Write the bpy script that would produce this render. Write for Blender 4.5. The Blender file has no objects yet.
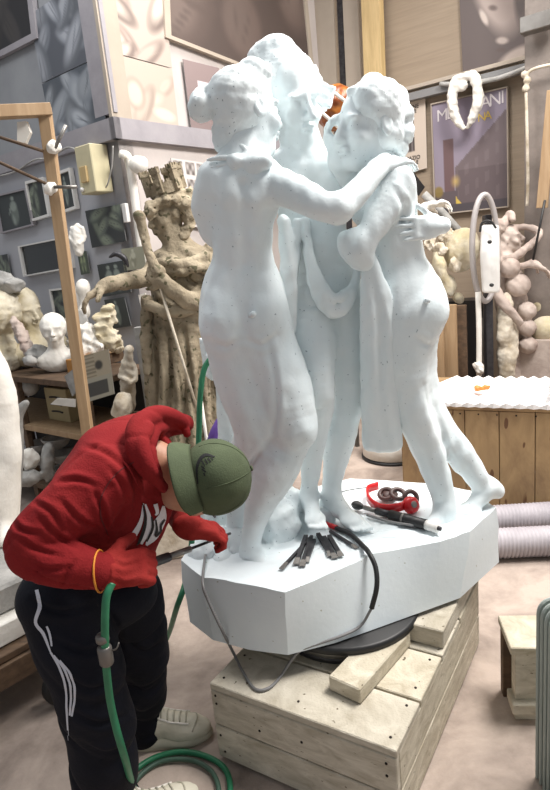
import bpy, bmesh, math, random
import numpy as np
from mathutils import Vector, Matrix
random.seed(7)
SC = bpy.context.scene
COL = SC.collection
# ------------------------------------------------------------------ camera model
F, PITCH, ROLL, CH = 600.0, math.radians(13.2), math.radians(5.5), 1.6
CAM = np.array([0, 0, CH])
FW = np.array([0, math.cos(PITCH), -math.sin(PITCH)]); R0 = np.array([1.0, 0, 0]); U0 = np.cross(R0, FW)
def ray(x, y):
    dx, dy = x - 275, y - 395
    c, s = math.cos(ROLL), math.sin(ROLL)
    u = dx * c - dy * s; v = dx * s + dy * c
    d = FW * F + R0 * u - U0 * v
    return d / np.linalg.norm(d)
YOFF = [0.0]
def at(x, y, Y):            # point at distance Y in front of the camera
    Y = Y + YOFF[0]
    r = ray(x, y); return CAM + r * (Y / r[1])
def onz(x, y, z):           # point on a horizontal plane
    r = ray(x, y); return CAM + r * ((z - CH) / r[2])
def onpl(x, y, p0, n):      # point on a plane
    r = ray(x, y); p0 = np.array(p0, float); n = np.array(n, float)
    return CAM + r * (np.dot(p0 - CAM, n) / np.dot(r, n))
def mpp(p): return float(np.dot(np.array(p) - CAM, FW)) / F     # metres per pixel at p
def V(*a): return np.array(a, float)
def nrm(v):
    v = np.array(v, float); return v / (np.linalg.norm(v) + 1e-12)

cam = bpy.data.cameras.new('camera'); cam.sensor_fit = 'VERTICAL'; cam.sensor_height = 24
cam.lens = 24 * F / 790; cam.clip_start = .05
camo = bpy.data.objects.new('camera', cam); COL.objects.link(camo); SC.camera = camo
c, s = math.cos(ROLL), math.sin(ROLL)
cr = R0 * c - U0 * s; cu = R0 * s + U0 * c       # image right and image up in world space
camo.matrix_world = Matrix(((cr[0], cu[0], -FW[0], 0), (cr[1], cu[1], -FW[1], 0), (cr[2], cu[2], -FW[2], CH), (0, 0, 0, 1)))

# ------------------------------------------------------------------ materials
def lin(c):
    if isinstance(c, str):
        c = [int(c[i:i + 2], 16) / 255 for i in (0, 2, 4)]
    return [x / 12.92 if x <= .04045 else ((x + .055) / 1.055) ** 2.4 for x in c[:3]] + [1.0]
def mat(name, col, col2=None, scale=6, rough=.7, bump=0.0, bscale=40, metal=0.0, spots=None, detail=4, stretch=(1, 1, 1), contrast=(.35, .65), spotscale=60, spotlim=.3, sss=0, spec=.5, dist=0.0):
    m = bpy.data.materials.new(name); m.use_nodes = True
    nt = m.node_tree; N = nt.nodes; L = nt.links; b = N['Principled BSDF']
    b.inputs['Roughness'].default_value = rough; b.inputs['Metallic'].default_value = metal
    b.inputs['Specular IOR Level'].default_value = spec
    b.inputs['Base Color'].default_value = lin(col)
    tc = N.new('ShaderNodeTexCoord'); mp = N.new('ShaderNodeMapping'); mp.inputs['Scale'].default_value = stretch
    L.new(tc.outputs['Object'], mp.inputs['Vector'])
    out = None
    if col2:
        n = N.new('ShaderNodeTexNoise'); n.inputs['Scale'].default_value = scale; n.inputs['Detail'].default_value = detail
        n.inputs['Roughness'].default_value = .6; n.inputs['Distortion'].default_value = dist
        L.new(mp.outputs[0], n.inputs['Vector'])
        r = N.new('ShaderNodeValToRGB'); r.color_ramp.elements[0].position = contrast[0]; r.color_ramp.elements[1].position = contrast[1]
        r.color_ramp.elements[0].color = lin(col); r.color_ramp.elements[1].color = lin(col2)
        L.new(n.outputs['Fac'], r.inputs['Fac']); out = r.outputs['Color']
    if spots:
        v = N.new('ShaderNodeTexNoise'); v.inputs['Scale'].default_value = spotscale; v.inputs['Detail'].default_value = 1
        L.new(mp.outputs[0], v.inputs['Vector'])
        r = N.new('ShaderNodeValToRGB'); r.color_ramp.elements[0].position = spotlim; r.color_ramp.elements[1].position = spotlim + .035
        r.color_ramp.elements[0].color = (1, 1, 1, 1); r.color_ramp.elements[1].color = (0, 0, 0, 1)
        L.new(v.outputs['Fac'], r.inputs['Fac'])
        mx = N.new('ShaderNodeMix'); mx.data_type = 'RGBA'
        L.new(r.outputs['Color'], mx.inputs[0])
        if out: L.new(out, mx.inputs[6])
        else: mx.inputs[6].default_value = lin(col)
        mx.inputs[7].default_value = lin(spots); out = mx.outputs[2]
    if out: L.new(out, b.inputs['Base Color'])
    if bump:
        n = N.new('ShaderNodeTexNoise'); n.inputs['Scale'].default_value = bscale; n.inputs['Detail'].default_value = 5
        L.new(mp.outputs[0], n.inputs['Vector'])
        bp = N.new('ShaderNodeBump'); bp.inputs['Strength'].default_value = bump; bp.inputs['Distance'].default_value = .01
        L.new(n.outputs['Fac'], bp.inputs['Height']); L.new(bp.outputs[0], b.inputs['Normal'])
    if sss:
        b.inputs['Subsurface Weight'].default_value = sss; b.inputs['Subsurface Radius'].default_value = (.02, .02, .02); b.inputs['Subsurface Scale'].default_value = .5
    return m
def attr_mat(name, rough=.55, spec=.4, bump=0):
    m = bpy.data.materials.new(name); m.use_nodes = True
    nt = m.node_tree; b = nt.nodes['Principled BSDF']; b.inputs['Roughness'].default_value = rough
    b.inputs['Specular IOR Level'].default_value = spec
    a = nt.nodes.new('ShaderNodeAttribute'); a.attribute_name = 'Print'
    nt.links.new(a.outputs['Color'], b.inputs['Base Color'])
    if bump:
        tc = nt.nodes.new('ShaderNodeTexCoord'); n = nt.nodes.new('ShaderNodeTexNoise'); n.inputs['Scale'].default_value = 220
        nt.links.new(tc.outputs['Object'], n.inputs['Vector'])
        bp = nt.nodes.new('ShaderNodeBump'); bp.inputs['Strength'].default_value = bump; bp.inputs['Distance'].default_value = .004
        nt.links.new(n.outputs['Fac'], bp.inputs['Height']); nt.links.new(bp.outputs[0], b.inputs['Normal'])
    return m

# ------------------------------------------------------------------ object helpers
def tag(o, label=None, cat=None, group=None, kind=None):
    if label: o['label'] = label
    if cat: o['category'] = cat
    if group: o['group'] = group
    if kind: o['kind'] = kind
    return o
def thing(name, loc, label, cat, group=None):
    o = bpy.data.objects.new(name, None); COL.objects.link(o); o.location = Vector([float(v) for v in loc])
    o.empty_display_size = .05
    return tag(o, label, cat, group)
def link(name, me, m=None, parent=None, smooth=False):
    if m: me.materials.append(m)
    o = bpy.data.objects.new(name, me); COL.objects.link(o)
    if smooth: me.polygons.foreach_set('use_smooth', [True] * len(me.polygons))
    if parent is not None:
        o.parent = parent
        pw = parent.location.copy(); q = parent
        while q.parent: q = q.parent; pw += q.location
        o.location = -pw
    return o
def finish(name, bm, m=None, parent=None, smooth=False, bevel=0):
    if bevel: bmesh.ops.bevel(bm, geom=list(bm.edges), offset=bevel, segments=1, affect='EDGES')
    bmesh.ops.recalc_face_normals(bm, faces=list(bm.faces))
    me = bpy.data.meshes.new(name); bm.to_mesh(me); bm.free()
    if parent is None:            # own origin at the base of the thing
        n = len(me.vertices); co = np.empty(n * 3, np.float32); me.vertices.foreach_get('co', co); co = co.reshape(-1, 3)
        o0 = (co.min(0) + co.max(0)) / 2; o0[2] = co[:, 2].min(); co -= o0; me.vertices.foreach_set('co', co.ravel())
        o = link(name, me, m, None, smooth); o.location = Vector([float(v) for v in o0]); return o
    return link(name, me, m, parent, smooth)
def bm_box(bm, c, h, ax=None, jit=0):
    """box with centre c, half sizes h, axes ax (three unit vectors)"""
    ax = ax if ax is not None else np.eye(3)
    c = np.array(c, float); vs = []
    for sx in (-1, 1):
        for sy in (-1, 1):
            for sz in (-1, 1):
                p = c + ax[0] * h[0] * sx + ax[1] * h[1] * sy + ax[2] * h[2] * sz
                if jit: p = p + np.array([random.uniform(-jit, jit) for _ in range(3)])
                vs.append(bm.verts.new(p))
    for f in ((0, 1, 3, 2), (4, 6, 7, 5), (0, 4, 5, 1), (2, 3, 7, 6), (0, 2, 6, 4), (1, 5, 7, 3)):
        bm.faces.new([vs[i] for i in f])
    return vs
def box(name, c, h, ax=None, m=None, parent=None, bevel=.003, jit=0):
    bm = bmesh.new(); bm_box(bm, c, h, ax, jit); return finish(name, bm, m, parent, bevel=bevel)
def axz(ang):
    """axes turned about z so that x points along ang (radians)"""
    return [V(math.cos(ang), math.sin(ang), 0), V(-math.sin(ang), math.cos(ang), 0), V(0, 0, 1)]
def axdir(d, up=(0, 0, 1)):
    z = nrm(d); x = nrm(np.cross(up, z)) if abs(np.dot(nrm(up), z)) < .99 else nrm(np.cross((1, 0, 0), z)); return [x, np.cross(z, x), z]
def bar_bm(bm, a, b, w, t, up=(0, 0, 1)):
    a = np.array(a, float); b = np.array(b, float); ax = axdir(b - a, up)
    bm_box(bm, (a + b) / 2, (w / 2, t / 2, np.linalg.norm(b - a) / 2), ax)
def bar(name, a, b, w, t, m, parent=None, up=(0, 0, 1), bevel=.002):
    bm = bmesh.new(); bar_bm(bm, a, b, w, t, up); return finish(name, bm, m, parent, bevel=bevel)
def spline(pts, n=8):
    pts = [np.array(p, float) for p in pts]
    if len(pts) < 3: return pts
    q = [2 * pts[0] - pts[1]] + pts + [2 * pts[-1] - pts[-2]]; out = []
    for i in range(1, len(q) - 2):
        for k in range(n):
            t = k / n; a, b, c_, d = q[i - 1], q[i], q[i + 1], q[i + 2]
            out.append(.5 * (2 * b + (c_ - a) * t + (2 * a - 5 * b + 4 * c_ - d) * t * t + (3 * b - a - 3 * c_ + d) * t ** 3))
    out.append(pts[-1]); return out
def tube_bm(bm, pts, r, seg=10, n=8, rfun=None, closed=False):
    P = spline(pts, n) if n > 1 else [np.array(p, float) for p in pts]
    K = len(P); rings = []; nv = None
    for i in range(K):
        a = P[(i - 1) % K] if closed else P[max(i - 1, 0)]; b = P[(i + 1) % K] if closed else P[min(i + 1, K - 1)]
        t = nrm(b - a)
        if nv is None: nv = nrm(np.cross(t, (0, 0, 1)) if abs(t[2]) < .9 else np.cross(t, (1, 0, 0)))
        nv = nrm(nv - t * np.dot(nv, t)); bv = np.cross(t, nv)
        rr = rfun(i / (K - 1)) if rfun else r
        rings.append([bm.verts.new(P[i] + (nv * math.cos(2 * math.pi * j / seg) + bv * math.sin(2 * math.pi * j / seg)) * rr) for j in range(seg)])
    for i in range(K if closed else K - 1):
        A, B = rings[i], rings[(i + 1) % K]
        for j in range(seg): bm.faces.new((A[j], A[(j + 1) % seg], B[(j + 1) % seg], B[j]))
    if not closed:
        bm.faces.new(list(reversed(rings[0]))); bm.faces.new(rings[-1])
def tube(name, pts, r, m, parent=None, seg=10, n=8, rfun=None, closed=False):
    bm = bmesh.new(); tube_bm(bm, pts, r, seg, n, rfun, closed); return finish(name, bm, m, parent, smooth=True)
def lathe_bm(bm, prof, c, ax=None, seg=24, cap=True):
    ax = ax if ax is not None else [V(1, 0, 0), V(0, 1, 0), V(0, 0, 1)]; c = np.array(c, float); rings = []
    for r, z in prof:
        rings.append([bm.verts.new(c + ax[2] * z + (ax[0] * math.cos(2 * math.pi * j / seg) + ax[1] * math.sin(2 * math.pi * j / seg)) * max(r, 1e-4)) for j in range(seg)])
    for A, B in zip(rings, rings[1:]):
        for j in range(seg): bm.faces.new((A[j], A[(j + 1) % seg], B[(j + 1) % seg], B[j]))
    if cap: bm.faces.new(list(reversed(rings[0]))); bm.faces.new(rings[-1])
def lathe(name, prof, c, ax=None, m=None, parent=None, seg=24, cap=True, smooth=True):
    bm = bmesh.new(); lathe_bm(bm, prof, c, ax, seg, cap); return finish(name, bm, m, parent, smooth=smooth)
def prism_bm(bm, top, bot):
    A = [bm.verts.new(p) for p in top]; B = [bm.verts.new(p) for p in bot]; n = len(A)
    bm.faces.new(A); bm.faces.new(list(reversed(B)))
    for i in range(n): bm.faces.new((A[i], B[i], B[(i + 1) % n], A[(i + 1) % n]))

# ------------------------------------------------------------------ sculpting by blended solids
class Sculpt:
    def __init__(self): self.ops = []; self.post = []
    def _add(self, fn, lo, hi, k, mode): self.ops.append((fn, np.array(lo, float), np.array(hi, float), k, mode))
    def cone(self, a, b, ra, rb=None, k=.02, mode='add'):
        a = np.array(a, float); b = np.array(b, float); rb = ra if rb is None else rb; ba = b - a; bb = float(ba @ ba) + 1e-12; rm = max(ra, rb)
        def fn(X, Y, Z):
            px, py, pz = X - a[0], Y - a[1], Z - a[2]
            h = np.clip((px * ba[0] + py * ba[1] + pz * ba[2]) / bb, 0, 1)
            return np.sqrt((px - ba[0] * h) ** 2 + (py - ba[1] * h) ** 2 + (pz - ba[2] * h) ** 2) - (ra + (rb - ra) * h)
        self._add(fn, np.minimum(a, b) - rm, np.maximum(a, b) + rm, k, mode); return self
    def ball(self, c, r, k=.02, mode='add'): return self.cone(c, np.array(c) + 1e-5, r, r, k, mode)
    def ell(self, c, r, ax=None, k=.02, mode='add', disp=None):
        c = np.array(c, float); r = np.array(r, float); ax = np.array(ax if ax is not None else np.eye(3)); ext = np.abs(ax.T * r).sum(1)
        def fn(X, Y, Z):
            px, py, pz = X - c[0], Y - c[1], Z - c[2]
            q = [(px * a[0] + py * a[1] + pz * a[2]) for a in ax]
            k0 = np.sqrt(sum((q[i] / r[i]) ** 2 for i in range(3))); k1 = np.sqrt(sum((q[i] / r[i] ** 2) ** 2 for i in range(3))) + 1e-9
            d = k0 * (k0 - 1) / k1
            return d + disp(X, Y, Z) if disp else d
        self._add(fn, c - ext, c + ext, k, mode); return self
    def box(self, c, h, ax=None, rnd=.005, k=.01, mode='add'):
        c = np.array(c, float); h = np.array(h, float) - rnd; ax = np.array(ax if ax is not None else np.eye(3)); ext = np.abs(ax.T * (h + rnd)).sum(1)
        def fn(X, Y, Z):
            px, py, pz = X - c[0], Y - c[1], Z - c[2]
            q = [np.abs(px * a[0] + py * a[1] + pz * a[2]) - h[i] for i, a in enumerate(ax)]
            o = np.sqrt(sum(np.maximum(v, 0) ** 2 for v in q)); return o + np.minimum(np.maximum(np.maximum(q[0], q[1]), q[2]), 0) - rnd
        self._add(fn, c - ext, c + ext, k, mode); return self
    def chain(self, pts, k=.02, mode='add', n=5):
        """pts = [(point, radius)...]: one smooth limb through the points"""
        if len(pts) < 3: return self.cone(pts[0][0], pts[1][0], pts[0][1], pts[1][1], k, mode)
        q = spline([np.append(np.array(p, float), r) for p, r in pts], n)
        C = [c_[:3] for c_ in q]; R = [max(float(c_[3]), .002) for c_ in q]; rm = max(R)
        def fn(X, Y, Z):
            d = None
            for a, b, ra, rb in zip(C, C[1:], R, R[1:]):
                ba = b - a; px, py, pz = X - a[0], Y - a[1], Z - a[2]
                h = np.clip((px * ba[0] + py * ba[1] + pz * ba[2]) / (float(ba @ ba) + 1e-12), 0, 1)
                e = np.sqrt((px - ba[0] * h) ** 2 + (py - ba[1] * h) ** 2 + (pz - ba[2] * h) ** 2) - (ra + (rb - ra) * h)
                d = e if d is None else np.minimum(d, e)
            return d
        self._add(fn, np.min(C, 0) - rm, np.max(C, 0) + rm, k, mode); return self
    def px(self, pts, k=.02, mode='add'):
        """pts = [(x, y, distance, half width in picture units)...] of a limb"""
        q = [(at(x, y, Y), r * mpp(at(x, y, Y))) for x, y, Y, r in pts]
        return self.chain(q, k, mode)
    def pell(self, x, y, Y, rx, rz, depth, tilt=0, yaw=0, k=.03, mode='add', disp=None):
        """ellipsoid: half widths rx, rz in picture units, depth in metres, tilt (deg) in the picture plane, yaw (deg)"""
        c = at(x, y, Y); s_ = mpp(c); t = math.radians(tilt); w = math.radians(yaw)
        X = nrm(cr); Z = nrm(cu); a = X * math.cos(t) + Z * math.sin(t); b = -X * math.sin(t) + Z * math.cos(t); f = np.cross(b, a)
        a2 = a * math.cos(w) + f * math.sin(w); f2 = -a * math.sin(w) + f * math.cos(w)
        return self.ell(c, (rx * s_, depth, rz * s_), [a2, f2, b], k, mode, disp)
    def noise(self, amp, freq, seed=0):
        rs = np.random.RandomState(seed); D = [(rs.normal(size=3), rs.uniform(0, 6.28)) for _ in range(7)]
        def fn(X, Y, Z):
            t = 0
            for d, ph in D: t = t + np.sin((d[0] * X + d[1] * Y + d[2] * Z) * freq + ph)
            return t * amp / 3
        self.post.append(fn); return self
    def field(self, fn): self.post.append(fn); return self
    def build(self, name, h, m=None, parent=None, smooth=True, cut=None):
        lo = np.min([o[1] for o in self.ops if o[4] == 'add'], 0) - 3 * h - .012; hi = np.max([o[2] for o in self.ops if o[4] == 'add'], 0) + 3 * h + .012
        n = np.ceil((hi - lo) / h).astype(int) + 1
        G = [(lo[i] + np.arange(n[i]) * h).astype(np.float32) for i in range(3)]
        D = np.full(n, 1.0, np.float32)
        for fn, a, b, k, mode in self.ops:
            i0 = np.clip(np.floor((a - k - 3 * h - lo) / h).astype(int), 0, n - 1); i1 = np.clip(np.ceil((b + k + 3 * h - lo) / h).astype(int) + 1, 1, n)
            sl = tuple(slice(i0[i], i1[i]) for i in range(3))
            if min(i1 - i0) <= 0: continue
            X = G[0][sl[0]][:, None, None]; Y = G[1][sl[1]][None, :, None]; Z = G[2][sl[2]][None, None, :]
            d = fn(X, Y, Z).astype(np.float32); e = D[sl]
            if mode == 'add':
                t = np.maximum(k - np.abs(e - d), 0) / max(k, 1e-6); D[sl] = np.minimum(e, d) - t * t * k * .25
            else:
                d = -d; t = np.maximum(k - np.abs(e - d), 0) / max(k, 1e-6); D[sl] = np.maximum(e, d) + t * t * k * .25
        X = G[0][:, None, None]; Y = G[1][None, :, None]; Z = G[2][None, None, :]
        for f in self.post: D += f(X, Y, Z).astype(np.float32)
        if cut: D = np.maximum(D, cut(X, Y, Z).astype(np.float32))
        D[0], D[-1], D[:, 0], D[:, -1], D[:, :, 0], D[:, :, -1] = 1, 1, 1, 1, 1, 1
        vs, fs = surface(D, lo, h)
        o0 = np.zeros(3)
        if parent is None: o0 = (vs.min(0) + vs.max(0)) / 2; o0[2] = vs[:, 2].min()
        me = bpy.data.meshes.new(name); me.vertices.add(len(vs)); me.vertices.foreach_set('co', (vs - o0).astype(np.float32).ravel())
        me.loops.add(len(fs) * 4); me.loops.foreach_set('vertex_index', fs.astype(np.int32).ravel())
        me.polygons.add(len(fs)); me.polygons.foreach_set('loop_start', np.arange(0, len(fs) * 4, 4, dtype=np.int32))
        me.update(calc_edges=True); me.validate()
        o = link(name, me, m, parent, smooth)
        if parent is None: o.location = Vector([float(v) for v in o0])
        return o
def surface(D, lo, h):
    S = D < 0; n = np.array(D.shape); cs = n - 1
    cnt = np.zeros(cs, np.int8)
    for a in (0, 1):
        for b in (0, 1):
            for c_ in (0, 1): cnt += S[a:a + cs[0], b:b + cs[1], c_:c_ + cs[2]]
    I = np.argwhere((cnt > 0) & (cnt < 8)); acc = np.zeros((len(I), 3)); num = np.zeros(len(I))
    for ax in range(3):
        o1, o2 = [i for i in range(3) if i != ax]
        for b in (0, 1):
            for c_ in (0, 1):
                A = I.copy(); A[:, o1] += b; A[:, o2] += c_; B = A.copy(); B[:, ax] += 1
                da = D[A[:, 0], A[:, 1], A[:, 2]]; db = D[B[:, 0], B[:, 1], B[:, 2]]; x = (da < 0) != (db < 0)
                t = np.where(x, da / np.where(x, da - db, 1), 0); p = A - I; p = p.astype(float); p[:, ax] += t
                acc += p * x[:, None]; num += x
    vs = (I + acc / num[:, None]) * h + lo
    idx = np.full(cs, -1, np.int32); idx[I[:, 0], I[:, 1], I[:, 2]] = np.arange(len(I)); F_ = []
    for ax in range(3):
        o1, o2 = [(1, 2), (2, 0), (0, 1)][ax]
        sa = [slice(None)] * 3; sb = [slice(None)] * 3; sa[ax] = slice(0, -1); sb[ax] = slice(1, None)
        E = np.argwhere(S[tuple(sa)] != S[tuple(sb)]); E = E[(E[:, o1] > 0) & (E[:, o2] > 0) & (E[:, o1] < cs[o1]) & (E[:, o2] < cs[o2])]
        q = []
        for d1, d2 in ((-1, -1), (0, -1), (0, 0), (-1, 0)):
            e = E.copy(); e[:, o1] += d1; e[:, o2] += d2; q.append(idx[e[:, 0], e[:, 1], e[:, 2]])
        q = np.stack(q, 1); inside = S[E[:, 0], E[:, 1], E[:, 2]]; q[~inside] = q[~inside][:, ::-1]; F_.append(q)
    fs = np.concatenate(F_); return vs, fs[(fs >= 0).all(1)]

def projpx(P):
    D = P - CAM; w_ = D @ FW; u = F * (D @ R0) / w_; v = -F * (D @ U0) / w_; c, s = math.cos(ROLL), math.sin(ROLL)
    return 275 + u * c + v * s, 395 - u * s + v * c
def creases(o, lines, amp=.006, wid=5.0, far=False):
    """press soft folds into a finished cloth mesh along lines; each line = [(x, y), ...]"""
    me = o.data; n = len(me.vertices); co = np.empty(n * 3, np.float32); me.vertices.foreach_get('co', co); co = co.reshape(-1, 3).astype(float)
    no = np.empty(n * 3, np.float32); me.vertices.foreach_get('normal', no); no = no.reshape(-1, 3)
    off = np.zeros(3); q = o
    while q: off += np.array(q.location); q = q.parent
    W = co + off; X, Y = projpx(W); face = np.clip(-(no * (W - CAM) / np.linalg.norm(W - CAM, axis=1)[:, None]).sum(1) * 2, 0, 1); tot = np.zeros(n)
    for ln in lines:
        P = spline([V(*p) for p in ln], 6) if len(ln) > 2 else [V(*p) for p in ln]; best = np.full(n, 1e9); sd = np.zeros(n); tt = np.zeros(n); K = len(P) - 1
        for i, (a, b) in enumerate(zip(P, P[1:])):
            d = b - a; L2 = float(d @ d) + 1e-9; t = np.clip(((X - a[0]) * d[0] + (Y - a[1]) * d[1]) / L2, 0, 1); ex, ey = X - a[0] - t * d[0], Y - a[1] - t * d[1]; r = np.hypot(ex, ey); m = r < best
            best[m] = r[m]; sd[m] = np.sign(ex * d[1] - ey * d[0])[m]; tt[m] = ((i + t) / K)[m]
        fade = np.sin(np.pi * np.clip(tt, .04, .96)) ** .6; x = best * sd / wid
        tot += fade * (-np.exp(-(x / .45) ** 2) + .75 * np.exp(-((x - 1.0) / .6) ** 2) + .45 * np.exp(-((x + 1.1) / .6) ** 2))
    co += no * (tot * face * amp)[:, None]; me.vertices.foreach_set('co', co.astype(np.float32).ravel()); me.update()
def head(S, c, fwd, up, hgt=.23, k=.012, face=True, ears=True, chin=1.0):
    """a head; c = centre of the skull, chin to crown = hgt"""
    s_ = hgt / .23; f = nrm(fwd); u = np.array(up, float); u = nrm(u - f * np.dot(u, f)); r = np.cross(f, u); A = [r, f, u]
    def q(x, y, z): return c + (r * x + f * y + u * z) * s_
    def e(x, y, z, rx, ry, rz, k_=k, mode='add'): S.ell(q(x, y, z), (rx * s_, ry * s_, rz * s_), A, k_ * s_, mode)
    e(0, -.012, .025, .074, .096, .088); e(0, .032, -.04, .056, .06, .078, .03); e(0, .066, -.098, .022 * chin, .02, .018, .03)
    if face:
        for sx in (-1, 1):
            e(sx * .028, .08, .021, .027, .014, .009, .018); e(sx * .031, .099, .0, .019, .017, .012, .012, 'sub'); e(sx * .031, .073, -.001, .016, .016, .0135, .004)
            e(sx * .04, .062, -.036, .026, .024, .024, .02)
        S.cone(q(0, .09, .014), q(0, .116, -.03), .007 * s_, .0125 * s_, .01 * s_)
        e(0, .102, -.034, .02, .012, .009, .006)
        e(0, .095, -.057, .025, .013, .0065, .006); e(0, .092, -.07, .02, .013, .0085, .006); e(0, .112, -.0632, .026, .012, .0022, .004, 'sub')
    if ears:
        for sx in (-1, 1): e(sx * .076, -.006, -.008, .01, .022, .032, .006); e(sx * .087, -.004, -.004, .007, .011, .018, .006, 'sub')
    return q, A
def hand(S, wrist, d, n, thumb=1, size=1.0, curl=(20, 20, 15), k=.008, spread=.06, thick=1.0, tcurl=25, wr=None):
    """wrist point, finger direction d, palm-side direction n (fingers curl towards it)"""
    d = nrm(d); n = nrm(np.array(n, float) - d * np.dot(n, d)); t = np.cross(d, n) * thumb; s_ = size; w = np.array(wrist, float)
    S.box(w + d * .045 * s_, (.038 * s_, .014 * s_ * thick, .046 * s_), [t, n, d], .012 * s_, k * 1.5)
    S.cone(w - d * .02 * s_, w + d * .03 * s_, (wr or .027) * s_, .022 * s_, .02)
    for i, (o, L_) in enumerate(((.03, .072), (.0105, .08), (-.0095, .074), (-.029, .058))):
        p = w + (d * .085 + t * o) * s_; dd = nrm(d + t * o / .03 * spread); a = 0; r = .0095 * s_ * thick * (.88 if i == 3 else 1)
        for j, fr in enumerate((.45, .31, .27)):
            a += math.radians(curl[j]); q = p + (dd * math.cos(a) + n * math.sin(a)) * L_ * fr * s_
            S.cone(p, q, r, r * .92, .003); p = q; r *= .92
    p = w + (d * .018 + t * .026) * s_; td = nrm(t * .75 + d * .6 + n * .25)
    q = p + td * .042 * s_; S.cone(p, q, .0135 * s_ * thick, .011 * s_ * thick, .008)
    a = math.radians(tcurl); td2 = nrm(td * math.cos(a) + nrm(d * .6 + n * .8) * math.sin(a)); S.cone(q, q + td2 * .034 * s_, .011 * s_ * thick, .009 * s_ * thick, .004)
    return w + d * .08 * s_ + n * .03 * s_
def foot(S, ank, dirv, length=.22, r=.03, up=(0, 0, 1), k=.012, toes=True, heel=.055):
    """ankle point, toe direction"""
    d = np.array(dirv, float); d = nrm(d); u = nrm(np.array(up, float) - d * np.dot(up, d)); s_ = length / .24; t = np.cross(d, u); a = np.array(ank, float)
    h = a - u * heel * s_ - d * .025 * s_
    S.cone(h, a, .03 * s_, r, .02); m = a + d * .12 * s_ - u * (heel + .008) * s_
    S.cone(a - u * .015 * s_, m, .032 * s_, .024 * s_, .03); S.cone(h, m, .028 * s_, .022 * s_, .03)
    S.ell(m, (.044 * s_, .04 * s_, .02 * s_), [t, d, u], .02)
    if toes:
        for i, (o, L_, rr) in enumerate(((-.03, .052, .0125), (-.011, .05, .0095), (.005, .045, .009), (.019, .038, .0085), (.032, .03, .008))):
            p = m + t * o * s_ + d * .018 * s_ - u * .004 * s_; S.cone(p, p + d * L_ * s_ - u * .004, rr * s_, rr * s_ * .95, .004)

# ------------------------------------------------------------------ materials used
M = {}
M['marble'] = mat('carved_white_marble', 'e2edf0', 'ecf3f4', 3, .42, .1, 90, spots='a9b6bc', spotscale=110, spotlim=.225, spec=.35)
M['marble_rough'] = mat('rough_white_marble', 'e0eaed', 'eaf1f2', 5, .6, .18, 60, spots='a3afb5', spotscale=110, spotlim=.25, spec=.3)
M['marble_block'] = mat('marble_block', 'dfe8ec', 'e8f0f2', 2.5, .5, .08, 60, spots='b5b9ac', spotscale=70, spotlim=.2, spec=.3)
M['stone'] = mat('weathered_stone', '6b604d', 'aa9d86', 7, .85, .7, 60, spots='5a553f', spotscale=30, spotlim=.34, contrast=(.3, .7), detail=8)
M['plaster'] = mat('white_plaster', 'd8d3ca', 'eae7e0', 6, .8, .25, 50, spec=.3)
M['plaster_old'] = mat('aged_plaster', 'a89a84', 'd8cfbf', 9, .85, .4, 50, spec=.3, contrast=(.35, .6))
M['plaster_yellow'] = mat('yellowed_plaster', 'b5a888', 'd6cfbe', 5, .85, .4, 50, spec=.3)
M['plaster_grey'] = mat('grey_plaster', '8c8b88', 'b4b2ae', 8, .85, .4, 50, spec=.3)
M['plaster_pink'] = mat('pinkish_clay', 'a6958c', 'c8bab0', 7, .8, .3, 50, spec=.3)
M['wood'] = mat('pale_wood', '987c5c', 'a98e6e', 3, .65, .1, 60, stretch=(12, 12, 1.2))
M['wood_yellow'] = mat('yellow_pine', 'b39a6c', 'c6ac7d', 3, .6, .1, 60, stretch=(12, 12, 1.2))
M['wood_dark'] = mat('dark_wood', '4b3a2b', '66503c', 4, .75, .2, 60, stretch=(1.5, 8, 8))
M['wood_old'] = mat('worn_plank', 'a69d8b', 'd3ccbc', 5, .8, .35, 70, spots='6b6150', spotscale=24, spotlim=.235, stretch=(2, 2, 7), dist=.6, contrast=(.3, .7))
M['wood_old2'] = mat('worn_plank_warm', 'aba08a', 'd6cebb', 6, .8, .35, 70, spots='6b6150', spotscale=26, spotlim=.235, stretch=(2, 2, 6), dist=.8, contrast=(.3, .7))
M['ply'] = mat('plywood', '8a6f50', 'ad9068', 2.5, .65, .1, 60, stretch=(2.5, 2.5, 1), spots='6a4a32', spotscale=9, spotlim=.27, dist=1.0)
M['nail'] = mat('nail_head', '2d2622', rough=.5, metal=.6)
M['dark'] = mat('black_rubber', '1b1b1c', rough=.5)
M['steel'] = mat('dull_steel', '8d8a86', '77736f', 5, .45, metal=.7)
M['steel_dark'] = mat('dark_steel', '37363a', '4b4a4c', 30, .45, metal=.6)
M['red'] = mat('glossy_red', 'c3181f', rough=.3)
M['white'] = mat('white_plastic', 'dcdad6', rough=.45)
M['grey'] = mat('grey_plastic', '7d7c7c', rough=.5)
M['cream'] = mat('cream_plastic', 'c8bf9d', 'beb595', 8, rough=.55)
M['green'] = mat('green_rubber_hose', '1f6b49', '2a7a55', 20, .45)
M['print'] = attr_mat('printed_paper')
M['paper'] = mat('paper_white', 'd9d4ca', 'e4e0d8', 12, .7)
M['foam'] = mat('white_polystyrene', 'eeeceb', rough=.75, bump=.15, bscale=180)
M['duct'] = mat('grey_duct_fabric', 'a39da2', 'b3adb2', 8, .55)
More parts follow.
